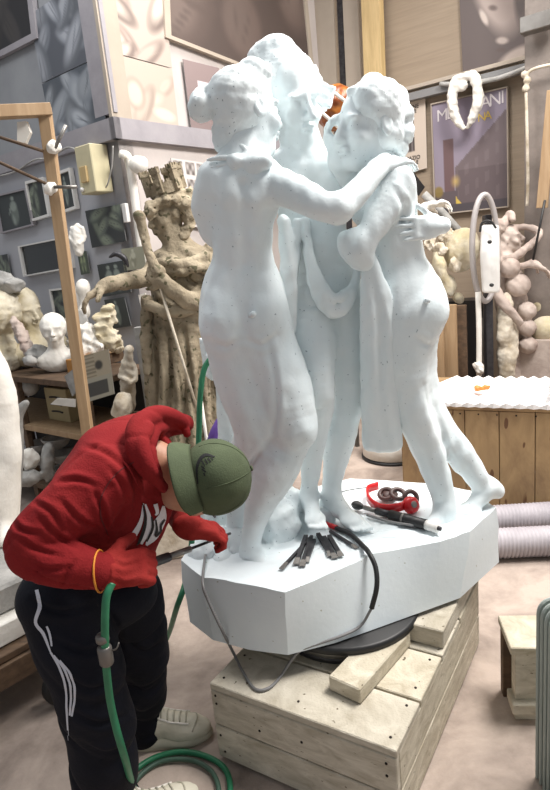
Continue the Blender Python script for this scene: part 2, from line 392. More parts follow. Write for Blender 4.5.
# ------------------------------------------------------------------ the marble group of three figures
ZT, ZB = .60, .375
grp = thing('marble_sculpture', (.17, 1.95, ZB), 'large unfinished white marble group of three standing women embracing, on an angular marble base', 'sculpture')
def base_block():
    top = [(181, 560), (203, 577), (247, 584), (285, 592), (340, 570), (372, 554), (440, 542), (470, 531), (496, 508), (476, 492), (430, 483), (350, 478), (262, 500), (200, 532)]
    bot = [(190, 622), (213, 640), (250, 650), (288, 655), (335, 643), (372, 630), (430, 609), (460, 598), (499, 562)]
    T = [onz(x, y, ZT) for x, y in top]; B = [onz(x, y, ZB) for x, y in bot]
    B += [V(T[i][0] * .98 + .0, T[i][1] - .03, ZB) for i in (9, 10, 11, 12, 13)]
    bm = bmesh.new(); n = len(T); L = 3; sub = 4; rings = []
    for l in range(L + 1):
        f = l / L; ring = []
        for i in range(n):
            for k in range(sub):
                g = k / sub; a = T[i] * (1 - g) + T[(i + 1) % n] * g; b = B[i] * (1 - g) + B[(i + 1) % n] * g
                p = a * (1 - f) + b * f; j = 0
                if l == 1: p = p + V(p[0] - .17, p[1] - 1.95, 0) * .012
                p = p + V(random.uniform(-j, j), random.uniform(-j, j), 0 if l else random.uniform(-.003, .002)); ring.append(bm.verts.new(p))
        rings.append(ring)
    m = len(rings[0])
    for A, C in zip(rings, rings[1:]):
        for j in range(m): bm.faces.new((A[j], C[j], C[(j + 1) % m], A[(j + 1) % m]))
    # uneven chiselled top: concentric rings
    cen = V(.17, 1.95, ZT); prev = rings[0]; rr = 8
    for q in range(1, rr):
        f = 1 - q / rr; ring = []
        for j in range(m):
            p = cen + (np.array(rings[0][j].co) - cen) * f; p[0] += random.uniform(-.006, .006); p[1] += random.uniform(-.006, .006); p[2] = ZT + random.uniform(-.003, .004) - (.005 if q == 1 else 0); ring.append(bm.verts.new(p))
        for j in range(m): bm.faces.new((prev[j], prev[(j + 1) % m], ring[(j + 1) % m], ring[j]))
        prev = ring
    bm.faces.new(prev)
    o = finish('base', bm, M['marble_block'], grp, smooth=True); o.data.set_sharp_from_angle(angle=math.radians(14)); return o
base_block()
# chips and raised rough rock left on the base
S = Sculpt()
S.pell(276, 522, 2.02, 24, 26, .07, 20, 0); S.pell(290, 500, 2.1, 14, 14, .05)
a = at(312, 522, 2.12); S.box(a, (.075, .06, .075), axdir((.2, .1, 1)), .004, .02)
S.pell(232, 545, 1.98, 26, 20, .06); S.pell(205, 556, 1.95, 18, 14, .05); S.pell(215, 520, 2.12, 25, 26, .06)
S.pell(262, 556, 1.93, 30, 10, .05); S.noise(.006, 60, 3); S.noise(.003, 170, 4)
S.build('rock_remnant', .008, M['marble_rough'], grp, smooth=False)

H_ = .0057
# --- left figure, seen from behind
S = Sculpt()
yA = 1.93
S.pell(243, 190, yA, 36, 34, .085, 0, 0, .04); S.pell(222, 186, yA, 20, 20, .06); S.pell(264, 188, yA, 20, 22, .06)
S.pell(242, 218, yA, 31, 34, .08, 0, 0, .05); S.pell(243, 246, yA, 27, 24, .075, 0, 0, .05)
S.pell(243, 285, yA + .01, 38, 36, .095, 0, 0, .06)
S.pell(226, 318, yA - .03, 24, 30, .085, 0, 0, .05); S.pell(260, 316, yA - .03, 25, 31, .085, 0, 0, .05); S.pell(243, 300, yA + .02, 40, 34, .09, 0, 0, .04)
S.px([(243, 146, yA, 20), (244, 172, yA, 24)], .06)
S.px([(232, 330, yA, 30), (240, 380, yA, 25), (256, 430, yA - .02, 22), (246, 455, yA + .02, 18), (240, 490, yA + .06, 14), (236, 530, yA + .08, 9)], .05)
S.px([(262, 325, yA, 27), (284, 385, yA - .03, 27), (296, 428, yA - .06, 22)], .05)
S.px([(293, 440, yA - .04, 17), (277, 468, yA - .05, 22), (262, 500, yA - .05, 16), (253, 530, yA - .05, 10.5), (251, 548, yA - .04, 10)], .03)
fa = at(251, 549, yA - .04); foot(S, fa, (.55, -.75, -.12), .22, .03)
fb = at(233, 532, yA + .07); foot(S, fb, (-.35, -.8, 0), .2, .028)
# arms
S.px([(216, 180, yA, 19), (208, 206, yA + .02, 17), (214, 230, yA + .04, 14)], .03)
S.px([(214, 230, yA + .04, 13), (236, 222, yA + .16, 11), (262, 210, yA + .2, 10)], .02)
S.px([(266, 180, yA - .01, 18), (298, 194, yA - .09, 17), (322, 206, yA - .13, 15), (338, 209, yA - .14, 14.5)], .025)
S.px([(338, 209, yA - .14, 14), (352, 198, yA - .11, 13.5), (370, 178, yA - .06, 11), (384, 163, yA, 9)], .02)
hw = at(380, 167, yA + .0); hand(S, hw, (.86, .42, .22), (.2, .5, -.9), 1, .95, (18, 28, 25), k=.004, spread=.12, thick=.9)
# spine, shoulder blades and fold under the buttocks
for a, b, r in (((243, 185), (246, 262), 3.2),):
    p = at(*a, yA - .092); q = at(*b, yA - .085); S.cone(p, q, .006, .008, .03, 'sub')
p = at(243, 292, yA - .115); q = at(244, 338, yA - .12); S.cone(p, q, .007, .012, .03, 'sub')
S.pell(228, 190, yA - .07, 10, 16, .02, 12, 0, .03); S.pell(258, 192, yA - .07, 10, 15, .02, -12, 0, .03)
hc = at(246, 112, yA + .01); S.noise(.0015, 70, 1)
# head
q, A = head(S, hc, (.78, .55, -.02), (-.12, 0, 1), .235)
figA = S.build('left_figure', H_, M['marble'], grp)
creases(figA, [[(268, 340), (275, 380), (276, 415), (271, 440)], [(240, 482), (250, 466), (270, 442)], [(210, 340), (225, 347), (240, 340)], [(248, 341), (262, 345), (276, 336)]], .006, 6)
S = Sculpt()
def strands(c, ax, amp, fr):
    def fn(X, Y, Z):
        px, py, pz = X - c[0], Y - c[1], Z - c[2]
        return amp * np.sin(np.arctan2(px * ax[0][0] + py * ax[0][1] + pz * ax[0][2], pz * 1.0 + .02) * fr + 9 * (px + py))
    return fn
S.ell(q(0, -.015, .04), (.083, .1, .085), A, .02); S.ell(q(0, -.02, .0), (.078, .085, .075), A, .02)
S.pell(230, 138, yA + .01, 18, 18, .06, 0, 0, .03); S.pell(201, 108, yA - .02, 13, 14, .05, 0, 0, .012); S.pell(202, 96, yA, 8, 8, .03); S.pell(255, 72, yA + .02, 17, 12, .05, -20, 0, .02)
S.noise(.002, 90, 5); S.noise(.0015, 220, 6)
S.build('hair', .006, M['marble_rough'], figA)
# --- middle figure, facing us, head turned
S = Sculpt(); yB = 2.16
S.px([(300, 140, yB - .02, 20), (306, 166, yB, 24)], .04)
S.pell(307, 185, yB, 42, 30, .1, -8, 0, .05); S.pell(334, 172, yB - .02, 20, 18, .07, 0, 0, .03)
S.pell(330, 192, yB - .07, 17, 16, .05); S.pell(290, 192, yB - .06, 17, 16, .05)
S.pell(312, 225, yB - .02, 34, 34, .095, 0, 0, .05); S.pell(318, 255, yB - .03, 32, 30, .1, 0, 0, .05); S.pell(322, 290, yB - .01, 40, 36, .11, 0, 0, .05)
S.px([(308, 305, yB - .04, 28), (312, 345, yB - .12, 24), (318, 385, yB - .17, 16), (321, 402, yB - .16, 14), (316, 425, yB - .12, 14), (312, 455, yB - .1, 11), (309, 492, yB - .08, 8)], .04)
S.px([(343, 308, yB, 27), (347, 350, yB - .02, 25), (348, 395, yB - .04, 18), (343, 418, yB - .03, 17), (339, 440, yB - .02, 16), (334, 470, yB - .03, 11), (331, 492, yB - .05, 9)], .04)
foot(S, at(309, 494, yB - .09), (.1, -1, -.05), .2, .026); foot(S, at(332, 494, yB - .06), (.5, -.8, -.1), .23, .028)
S.px([(290, 168, yB, 20), (262, 172, yB - .02, 15), (250, 168, yB - .12, 11), (236, 163, yB - .3, 9)], .02)
hw = at(258, 163, yA - .075); hand(S, hw, (-1, .06, -.06), (.0, 1, -.12), -1, .95, (6, 12, 12), k=.004, spread=.13, thick=.85)
S.px([(345, 172, yB, 19), (375, 200, yB + .04, 14), (412, 228, yB + .02, 11), (430, 226, 2.06, 9)], .02)
hw = at(437, 226, 1.985); hand(S, hw, (-.9, -.3, -.02), (-.45, .88, 0), -1, 1.0, (12, 18, 15), k=.004, spread=.13, thick=.85)
p = at(322, 262, yB - .14); S.ball(p, .006, .012, 'sub')
S.noise(.0015, 70, 2); hc = at(288, 100, yB - .05)
q, A = head(S, hc, (.5, -.8, -.32), (-.22, -.02, 1), .262)
figB = S.build('middle_figure', H_, M['marble'], grp)
creases(figB, [[(308, 405), (318, 411), (330, 405)], [(300, 300), (312, 306), (328, 300)]], .005, 6)
S = Sculpt()
S.ell(q(0, -.032, .048), (.088, .1, .092), A, .02); S.ell(q(-.05, .0, .02), (.04, .07, .09), A, .02); S.ell(q(.05, -.01, .02), (.035, .06, .08), A, .02)
S.pell(273, 52, yB - .03, 22, 14, .06, 18); S.pell(262, 64, yB - .03, 16, 14, .05); S.pell(292, 62, yB - .05, 20, 12, .05, -25)
S.noise(.002, 80, 7); S.noise(.0012, 220, 8); S.build('hair', .006, M['marble_rough'], figB)
S = Sculpt(); a = at(320, 97, yB - .04)
S.box(a, (.038, .035, .034), axdir((.35, .1, 1)), .006); S.box(at(313, 80, yB - .04), (.022, .022, .045), axdir((-.35, .3, 1)), .003, .004)
S.noise(.002, 110, 2); S.build('uncut_block', .005, M['marble_rough'], figB, smooth=False)
# --- right figure, facing left
S = Sculpt(); yC = 2.03
S.px([(374, 158, yC, 16), (382, 176, yC, 21)], .04)
S.pell(386, 196, yC + .01, 27, 30, .11, -6, 25, .05); S.pell(366, 208, yC, 16, 16, .09, 0, 0, .04)
S.pell(391, 228, yC + .02, 25, 32, .095, 0, 25, .05); S.pell(396, 252, yC + .02, 25, 26, .09, 0, 20, .05)
S.pell(404, 290, yC + .02, 35, 36, .11, 8, 20, .05); S.pell(421, 308, yC + .0, 26, 30, .1, 10, 10, .04)
S.px([(404, 318, yC, 33), (402, 355, yC, 27), (408, 392, yC, 20), (413, 410, yC, 18.5), (428, 450, yC + .01, 16), (440, 485, yC + .01, 12.5), (445, 505, yC + .01, 11)], .05)
S.px([(410, 322, yC + .07, 30), (412, 360, yC + .08, 24), (422, 398, yC + .08, 19), (440, 430, yC + .08, 16), (458, 452, yC + .08, 15), (476, 476, yC + .08, 11.5), (484, 487, yC + .08, 11)], .04)
foot(S, at(444, 508, yC), (-.75, -.45, -.02), .22, .032)
h2 = at(489, 488, yC + .08); b2 = at(470, 508, yC + .05)
S.cone(h2, b2, .038, .026, .02); S.cone(h2, at(497, 491, yC + .08), .034, .03, .02); S.cone(b2, at(455, 513, yC + .03), .024, .016, .02); S.ell(at(468, 511, yC + .05), (.05, .045, .018), None, .02)
S.px([(394, 182, yC - .06, 20), (384, 208, yC - .1, 16.5), (368, 236, yC - .13, 13), (360, 246, yC - .13, 12)], .025)
S.pell(356, 249, yC - .12, 16, 18, .05, 20); S.pell(346, 240, yC - .12, 8, 9, .03); S.pell(364, 262, yC - .12, 9, 9, .03)
# the other arm with its hand raised to the chin
S.px([(366, 195, yC + .08, 17), (352, 185, yC + .06, 13), (343, 172, yC + .02, 10), (337, 160, yC, 9)], .02)
hw = at(337, 158, yC - .01); hand(S, hw, (-.28, .0, 1), (.8, .2, .1), -1, .9, (25, 40, 35), thick=1.1)
S.cone(at(396, 200, yC - .03), at(402, 222, yC - .07), .004, .004, .02, 'sub')
hc = at(369, 126, yC - .02); S.noise(.0015, 70, 3)
q, A = head(S, hc, (-.86, -.42, -.05), (.05, 0, 1), .245)
figC = S.build('right_figure', H_, M['marble'], grp)
creases(figC, [[(424, 385), (432, 410), (445, 445), (452, 468)], [(418, 338), (430, 345), (442, 338)], [(396, 190), (404, 206), (402, 225)]], .006, 6)
S = Sculpt()
S.ell(q(0, -.028, .045), (.09, .1, .09), A, .02); S.ell(q(-.04, .0, .055), (.055, .075, .07), A, .02); S.ell(q(0, -.03, -.02), (.085, .078, .07), A, .02)
for x, y, r in ((396, 100, 13), (403, 116, 11), (404, 134, 11), (398, 150, 10), (386, 92, 12), (372, 86, 12)): S.pell(x, y, yC + .01, r, r, .045, 0, 0, .01)
p = [q(.0, .058, .092), q(-.045, .02, .1), q(-.08, -.03, .06)]; S.chain([(v, .012) for v in p], .01)
S.noise(.002, 80, 9); S.noise(.0015, 200, 10); S.build('hair', .006, M['marble_rough'], figC)
# --- carved drapery
S = Sculpt()
def fold(fr, amp):
    return lambda X, Y, Z: amp * np.sin(X * fr + 1.5 * np.sin(Z * 5)) * np.ones_like(Y)
S.px([(284, 222, yB - .16, 7), (289, 270, yB - .17, 9), (288, 330, yB - .17, 8)], .01); S.px([(297, 222, yB - .13, 5), (293, 270, yB - .15, 6), (284, 315, yB - .16, 6), (276, 335, yB - .2, 5)], .01)
S.px([(305, 222, yB - .13, 5), (310, 262, yB - .17, 6), (318, 292, yB - .18, 8), (332, 310, yB - .18, 8), (345, 305, yB - .17, 7), (354, 285, yB - .14, 5), (358, 265, yB - .11, 4)], .01)
S.px([(312, 262, yB - .17, 4), (322, 284, yB - .19, 5), (334, 298, yB - .2, 5), (350, 290, yB - .16, 4)], .01)
S.noise(.002, 90, 3); S.build('draped_cloth', .0055, M['marble'], figB)
S = Sculpt()
for i, x in enumerate((369, 375, 381, 388, 394)):
    S.px([(366 + i * 1.5, 258, yC - .09, 4), (x - 4 + i, 320, yC - .07 - .012 * (i % 2), 5.5), (x - 2, 390, yC - .04 - .014 * (i % 2), 6.5), (x + 1, 444, yC - .02, 7.5)], .015)
S.pell(382, 420, yC - .0, 15, 28, .03); S.noise(.0015, 80, 3)
S.build('hanging_cloth', .0055, M['marble'], figC)
# measuring points left standing on the marble
for x, y, Y, nm, d in ((252, 315, 1.815, 'measuring_point', (.3, -.9, .25)), (426, 301, 1.925, 'measuring_point', (.1, -.95, .15))):
    p = at(x, y, Y); lathe(nm, [(.009, 0), (.009, .03), (.006, .034)], p - nrm(d) * .012, axdir(d), M['marble_rough'], grp, 10)
# ------------------------------------------------------------------ the worker
from mathutils.bvhtree import BVHTree
def bvh_of(o):
    me = o.data; mw = Matrix.Translation(o.location)
    q = o.parent
    while q: mw = Matrix.Translation(q.location) @ mw; q = q.parent
    return BVHTree.FromPolygons([mw @ v.co for v in me.vertices], [tuple(p.vertices) for p in me.polygons])
def decal(name, lines, target, m, parent, lift=.002, n=6):
    """strips laid on a surface; lines = [[(x, y, half width px)...], ...]"""
    T = bvh_of(target); bm = bmesh.new()
    for ln in lines:
        P = spline([V(*p) for p in ln], n) if len(ln) > 2 else [V(*ln[0]) * (1 - t / 6) + V(*ln[1]) * (t / 6) for t in range(7)]
        prev = None
        for i, p in enumerate(P):
            d = nrm((P[min(i + 1, len(P) - 1)] - P[max(i - 1, 0)])[:2]); nn = V(-d[1], d[0]); row = []
            for k in (-1, -.33, .33, 1):
                r = ray(p[0] + nn[0] * p[2] * k, p[1] + nn[1] * p[2] * k); h = T.ray_cast(Vector(CAM), Vector(r))
                row.append(None if h[0] is None else bm.verts.new(np.array(h[0]) + np.array(h[1]) * lift * (1 if np.dot(h[1], r) < 0 else -1)))
            if prev:
                for a in range(3):
                    q = (prev[a], prev[a + 1], row[a + 1], row[a])
                    if all(q) and max((q[i].co - q[(i + 1) % 4].co).length for i in range(4)) < .03: bm.faces.new(q)
            prev = row
    return finish(name, bm, m, parent)
M['skin'] = mat('skin', 'b9866a', 'c4937a', 8, .5, .1, 90)
M['hoodie'] = mat('red_fleece', '7c1d20', '872425', 12, .9, .25, 220, spec=.15)
M['trousers'] = mat('black_tracksuit_fabric', '0c0e18', '11131e', 12, .75, .15, 120, spec=.2)
M['cap'] = mat('olive_cotton', '4c5540', '566048', 14, .85, .2, 260, spec=.2)
M['glove'] = mat('red_knit_glove', '8f2724', '9c302c', 20, .85, .3, 300, spec=.2)
M['glove_black'] = mat('black_glove_coating', '1a1718', rough=.7)
M['hair'] = mat('dark_hair', '2a201b', '3a2c24', 60, .7, .3, 200)
M['leather'] = mat('offwhite_leather', 'c9c4b2', 'd6d1c0', 9, .55, .15, 80)
M['sole'] = mat('rubber_sole', 'a9a493', 'b9b4a2', 9, .7)
M['stripe'] = mat('white_stripe', 'c6c8d2', rough=.7)
M['logo_white'] = mat('white_screen_print', 'd8d8de', rough=.7)
M['logo_black'] = mat('black_screen_print', '0d0c0e', rough=.7)
per = thing('person', onz(110, 760, 0), 'person in red hoodie, black tracksuit and olive cap bending over the marble base', 'person')
hc = at(201, 482, 1.5); hup = nrm((.93, .12, .08)); hf = nrm((.02, .78, -.62))
S = Sculpt()
q, A = head(S, hc, hf, hup, .235)
S.px([(128, 468, 1.56, 20), (150, 458, 1.56, 20), (172, 470, 1.53, 19), (190, 478, 1.51, 18)], .03)
S.px([(88, 580, 1.56, 34), (104, 535, 1.56, 42), (122, 490, 1.57, 40), (136, 464, 1.57, 30)], .04)
S.pell(90, 600, 1.55, 46, 24, .11, 0)
S.px([(102, 478, 1.4, 22), (62, 512, 1.35, 17), (34, 547, 1.32, 16), (70, 562, 1.3, 14), (104, 572, 1.3, 10)], .02)
S.px([(150, 478, 1.72, 20), (176, 492, 1.84, 15), (184, 512, 1.78, 12), (190, 528, 1.64, 10)], .02)
S.px([(64, 605, 1.42, 30), (82, 655, 1.4, 28), (97, 695, 1.4, 22), (104, 745, 1.42, 17), (110, 800, 1.45, 12)], .03)
S.px([(118, 605, 1.66, 30), (136, 655, 1.7, 23), (142, 690, 1.74, 18), (143, 728, 1.78, 12)], .03)
body = S.build('body', .0065, M['skin'], per)
S = Sculpt(); S.ell(q(0, -.018, .03), (.079, .097, .085), A, .01); S.ell(q(0, -.05, -.015), (.06, .05, .04), A, .01); S.noise(.0015, 200, 1)
S.build('hair', .006, M['hair'], per)
# hoodie
S = Sculpt()
S.px([(84, 562, 1.55, 48), (102, 535, 1.56, 55), (118, 495, 1.57, 53), (134, 462, 1.57, 42)], .04)
S.pell(96, 492, 1.5, 42, 48, .14, -35, 0, .06); S.pell(120, 458, 1.55, 40, 30, .14, -35, 0, .05); S.pell(152, 500, 1.56, 20, 40, .1, -8); S.pell(150, 470, 1.66, 26, 30, .08)
S.px([(102, 478, 1.42, 33), (68, 508, 1.36, 30), (33, 546, 1.32, 28), (62, 562, 1.3, 25), (96, 570, 1.3, 19), (101, 571, 1.3, 19)], .045)
S.px([(150, 476, 1.72, 28), (174, 492, 1.84, 20), (182, 512, 1.79, 17), (188, 524, 1.68, 14)], .03)
# hood
S.px([(187, 434, 1.62, 4), (181, 421, 1.62, 7), (160, 414, 1.56, 9), (140, 424, 1.48, 11), (135, 446, 1.42, 10), (146, 470, 1.4, 8), (164, 488, 1.42, 5)], .012); S.px([(184, 426, 1.66, 5), (166, 424, 1.6, 8), (152, 434, 1.5, 8), (150, 455, 1.44, 7), (158, 474, 1.42, 5)], .008)
S.px([(184, 424, 1.7, 10), (160, 424, 1.68, 16), (130, 440, 1.58, 22), (116, 452, 1.5, 18)], .03)
S.px([(148, 428, 1.46, 7), (142, 445, 1.41, 8), (150, 468, 1.385, 7), (163, 488, 1.42, 5)], .006)
# opening for the neck, sleeve end
S.px([(160, 446, 1.52, 13), (176, 462, 1.5, 15)], .01, 'sub')
# folds
def crease(X, Y, Z):
    g = np.abs(np.sin(24 * (X * .75 + Z * .8) + 1.4 * np.sin(7 * Z - 5 * Y) + 1.2 * np.sin(9 * X))); w_ = np.clip((1.09 - Z) * 6, 0, 1) * np.clip((-.36 - X) * 6, .25, 1)
    h2 = np.abs(np.sin(23 * (Z - .55 * X + .5 * Y) + 2 * np.sin(8 * X + 6 * Y)))
    return .010 * (1 - g) ** 6 * w_ + .004 * (1 - h2) ** 7
S.field(crease)
hoodie = S.build('hoodie', .0055, M['hoodie'], per)
creases(hoodie, [[(93, 488), (103, 512), (108, 540)], [(60, 500), (80, 520), (100, 530)], [(40, 520), (60, 537), (80, 550)], [(18, 538), (38, 550), (60, 556)], [(28, 562), (48, 570), (68, 567)], [(62, 590), (65, 576), (74, 562)], 
    [(110, 470), (122, 485), (128, 505)], [(126, 502), (118, 520), (106, 536)], [(84, 446), (104, 452), (126, 468)], [(58, 482), (78, 480), (98, 486)], [(112, 545), (130, 548), (150, 540)], [(34, 502), (52, 512), (62, 530)], [(128, 470), (136, 488), (134, 505)], [(12, 520), (22, 530), (40, 534)]], .0065, 5)
decal('shoulder_seam', [[(134, 462, .5), (118, 472, .5), (103, 492, .5), (100, 515, .5), (108, 535, .4)]], hoodie, M['logo_black'] if False else mat('dark_red_thread', '561416', rough=.9), hoodie)
tube('neck_seam', [at(x, y, Y) for x, y, Y in ((120, 458, 1.40), (130, 470, 1.385), (138, 486, 1.40))], .003, M['hoodie'], hoodie, 6)
decal('chest_logo', [[(143, 503, .6), (141, 520, 1.8), (134, 534, 3), (124, 546, 2.6)], [(145, 504, .8), (149, 518, 2.2), (147, 530, 2.8), (141, 544, 1.2)], [(155, 504, 2.2), (157, 512, 1.6), (155, 515, .8)],
      [(163, 506, 1.2), (162, 516, 4), (158, 524, 5.5), (152, 536, 5), (146, 545, 1)]], hoodie, M['logo_white'], hoodie)
decal('chest_logo_lines', [[(164, 519, .8), (160, 525, 1.1), (160, 531, .9)], [(155, 519, .7), (156, 529, 1.1), (155, 535, 1.4), (160, 531, .8)], [(142, 503, .4), (145, 520, 1.4), (141, 536, 1.6), (136, 545, .5)], [(151, 516, .8), (152, 527, 1.3), (146, 541, .8)]], hoodie, M['logo_black'], hoodie, .004)
# trousers
S = Sculpt()
S.pell(92, 595, 1.545, 64, 36, .15, 0); S.px([(60, 600, 1.43, 41), (78, 650, 1.4, 39), (93, 695, 1.4, 36), (102, 745, 1.42, 34), (108, 808, 1.45, 32)], .03)
S.px([(124, 600, 1.66, 40), (134, 648, 1.7, 34), (141, 690, 1.74, 26), (142, 722, 1.77, 20), (142, 727, 1.77, 21)], .03)
S.field(lambda X, Y, Z: .01 * (1 - np.abs(np.sin(16 * (Z + .5 * X) + 2 * np.sin(9 * X)))) ** 3 * np.clip((.75 - Z) * 4, .1, 1) + .003 * np.sin(34 * Z + 5 * X + 2 * np.sin(13 * X)) + .003 * np.sin(21 * (Z - X)) * np.clip((.6 - Z) * 4, 0, 1))
trou = S.build('trousers', .0065, M['trousers'], per)
creases(trou, [[(32, 600), (58, 612), (90, 606)], [(56, 640), (85, 652), (112, 640)], [(66, 678), (92, 690), (125, 676)], [(72, 712), (100, 724), (132, 712)], [(80, 742), (106, 754), (135, 742)], [(124, 640), (145, 652), (166, 640)], [(126, 680), (145, 692), (164, 680)], [(128, 705), (142, 714), (160, 705)], [(100, 600), (116, 625), (121, 660)]], .007, 6)
decal('side_stripe', [[(37, 590, 1.8), (40, 606, 2), (36, 622, 1.6), (44, 634, 1.6), (51, 652, .8)], [(47, 626, 1), (50, 634, 1.2), (52, 646, .8)]], trou, M['stripe'], trou)
decal('side_stripe', [[(51, 652, 1), (60, 668, 1.2), (66, 688, 1.1), (67, 710, 1), (69, 740, .6)]], trou, M['stripe'], trou)
decal('side_stripe', [[(54, 655, .9), (65, 670, 1.2), (71, 690, 1.1), (70, 715, 1)]], trou, M['stripe'], trou)
decal('side_stripe', [[(60, 660, .8), (71, 675, 1.2), (75, 694, 1.1), (72, 716, 1)]], trou, M['stripe'], trou)
# cap, worn back to front
S = Sculpt()
S.ell(q(0, -.01, .04), (.098, .118, .095), A, .01); S.box(q(0, -.01, -.092), (.15, .17, .077), A, .003, .008, 'sub'); S.noise(.0018, 38, 4)
cap = S.build('cap', .005, M['cap'], per)
bm = bmesh.new(); G = []
for lay in (0, 1):
    g = []
    for i in range(17):
        th = math.radians(-72 + 144 * i / 16); row = []
        for j in range(7):
            v = j / 6; L_ = .072 * max(math.cos(th * 1.12), 0) ** .55
            p = q(.094 * math.sin(th) * (1 + .1 * v), -.01 - .108 * math.cos(th) - v * L_ * .62, -.004 - v * L_ * .80 + .012 * math.cos(th * 2) * v) + A[2] * (.004 * lay)
            row.append(bm.verts.new(p))
        g.append(row)
    G.append(g)
for i in range(16):
    for j in range(6):
        for g in G: bm.faces.new((g[i][j], g[i + 1][j], g[i + 1][j + 1], g[i][j + 1]))
    bm.faces.new((G[0][i][6], G[0][i + 1][6], G[1][i + 1][6], G[1][i][6])); bm.faces.new((G[0][i][0], G[0][i + 1][0], G[1][i + 1][0], G[1][i][0]))
finish('brim', bm, M['cap'], cap, smooth=True)
lathe('button', [(.008, 0), (.007, .004), (.002, .006)], q(0, -.01, .134), A, M['cap'], cap, 12)
T = bvh_of(cap)
def on_cap(th, el, lift=.0006):
    d = A[0] * math.sin(th) * math.cos(el) - A[1] * math.cos(th) * math.cos(el) + A[2] * math.sin(el)
    c0 = q(0, -.008, .043); h = T.ray_cast(Vector(c0 + d * .2), Vector(-d)); return np.array(h[0]) + d * lift if h[0] else c0 + d * .09
for k in range(6): tube('seam', [on_cap(math.radians(30 + 60 * k), math.radians(e)) for e in range(-10, 90, 14)], .0012, M['cap'], cap, 5, 3)
decal('cap_logo', [[(198, 484, .5), (197, 470, 1.1), (200, 460, 1.6), (206, 455, 1.4), (215, 457, .5)], [(202, 461, .7), (205, 466, .6)], [(205, 459, .7), (208, 464, .6)], [(208, 458, .7), (211, 462, .6)], [(201, 466, .7), (205, 469, .6)],
      [(202, 469, .7), (206, 472, .8)], [(204, 473, .8), (205, 476, .5)], [(211, 457, .6), (213, 460, .5)]], cap, M['logo_black'], cap, .0015, 4)
# glasses
gl = tube('glasses', [q(.08, -.01, .012), q(.082, .05, .01), q(.068, .108, .008), q(.035, .118, .004), q(0, .116, .01), q(-.035, .118, .004), q(-.068, .108, .008), q(-.082, .05, .01)], .0022, M['dark'], per, 6, 4)
# gloves
S = Sculpt(); w1 = at(103, 572, 1.3)
S.px([(99, 570, 1.3, 16), (108, 572, 1.3, 15)], .01); hand(S, w1, (.93, .25, -.08), (.05, .75, -.65), 1, 1.12, (55, 65, 45), .01, 0, 1.25, 35)
S.noise(.001, 140, 3); g1 = S.build('glove', .0045, M['glove'], per); creases(g1, [[(112, 560), (124, 566), (136, 562)], [(112, 580), (126, 584), (138, 580)], [(106, 562), (108, 574), (106, 584)]], .004, 4)
tube('cuff_band', [at(100, 571, 1.3) + V(0, math.cos(a) * .049, math.sin(a) * .049) for a in [i * math.pi / 8 for i in range(16)]], .0025, mat('orange_cuff', 'd98a2b', rough=.7), g1, 6, 1, closed=True)
S = Sculpt(); w2 = at(188, 527, 1.61)
S.px([(184, 522, 1.68, 12), (190, 528, 1.61, 12)], .01); hand(S, w2, (.86, .2, -.35), (-.1, .1, -1), 1, 1.0, (30, 55, 45), .01, .05, 1.25, 35)
S.noise(.001, 140, 5); g2 = S.build('glove', .0045, M['glove'], per)
decal('finger_coating', [[(191, 540, 2), (193, 547, 2.4), (192, 552, 1.6)], [(199, 541, 1), (200, 550, 1.2)], [(207, 541, .8), (208, 549, .9)]], g2, M['glove_black'], g2, .0015, 3)
# shoes
def sneaker(heel, d, parent):
    d = nrm(d); u = V(0, 0, 1); t = np.cross(d, u); h = np.array(heel, float)
    S = Sculpt(); S.ell(h + d * .06 + u * .055, (.042, .07, .05), [t, d, u], .02); S.ell(h + d * .19 + u * .04, (.05, .085, .035), [t, d, u], .03); S.cone(h + d * .05 + u * .09, h + d * .055 + u * .125, .042, .046, .03)
    S.cone(h + d * .08 + u * .1, h + d * .2 + u * .05, .034, .034, .03); S.cone(h + d * .045 + u * .12, h + d * .045 + u * .15, .033, .036, .005, 'sub'); S.noise(.0012, 90, 2)
    up = S.build('shoe', .005, M['leather'], parent)
    S = Sculpt(); S.ell(h + d * .06 + u * .018, (.046, .07, .03), [t, d, u], .01); S.ell(h + d * .18 + u * .016, (.056, .1, .028), [t, d, u], .03); S.cone(h + d * .05 + u * .014, h + d * .2 + u * .014, .036, .04, .02)
    S.box(h + d * .12 - u * .05, (.2, .3, .05), [t, d, u], .001, .002, 'sub'); S.build('sole', .005, M['sole'], up)
    T2 = bvh_of(up)
    def top(f, w_):
        p = h + d * f + t * w_; r_ = T2.ray_cast(Vector(p + u * .4), Vector(-u)); return np.array(r_[0]) + u * .002 if r_[0] else p + u * .1
    for k in range(6): tube('lace', [top(.095 + .02 * k, w_) for w_ in (-.026, -.013, 0, .013, .026)], .003, M['sole'], up, 6, 3)
    for w_ in (-1, 1): tube('eyelet_panel', [top(.085 + .02 * k, w_ * .029) for k in range(7)], .0035, M['paper'], up, 6, 3)
    tube('toe_seam', [top(.215, -.045), top(.228, -.02), top(.232, 0), top(.228, .02), top(.215, .045)], .0025, M['sole'], up, 6, 4)
sneaker(onz(133, 745, 0), (.97, .05, 0), per); sneaker(onz(112, 850, 0), (.85, .5, 0), per)
# pneumatic chisel held in both hands
ch = thing('pneumatic_chisel', at(160, 560, 1.45), 'steel air chisel held by the bending person against the marble foot', 'chisel')
p0, p1, p2 = at(122, 574, 1.345), at(190, 549, 1.565), at(230, 533.5, 1.83)
tube('barrel', [p0, p0 * .35 + p1 * .65], .013, M['steel_dark'], ch, 12, 1); tube('collar', [p0 * .35 + p1 * .65, p1], .009, M['steel'], ch, 12, 1); tube('chisel_bit', [p1, p2], .0045, M['steel_dark'], ch, 8, 1)
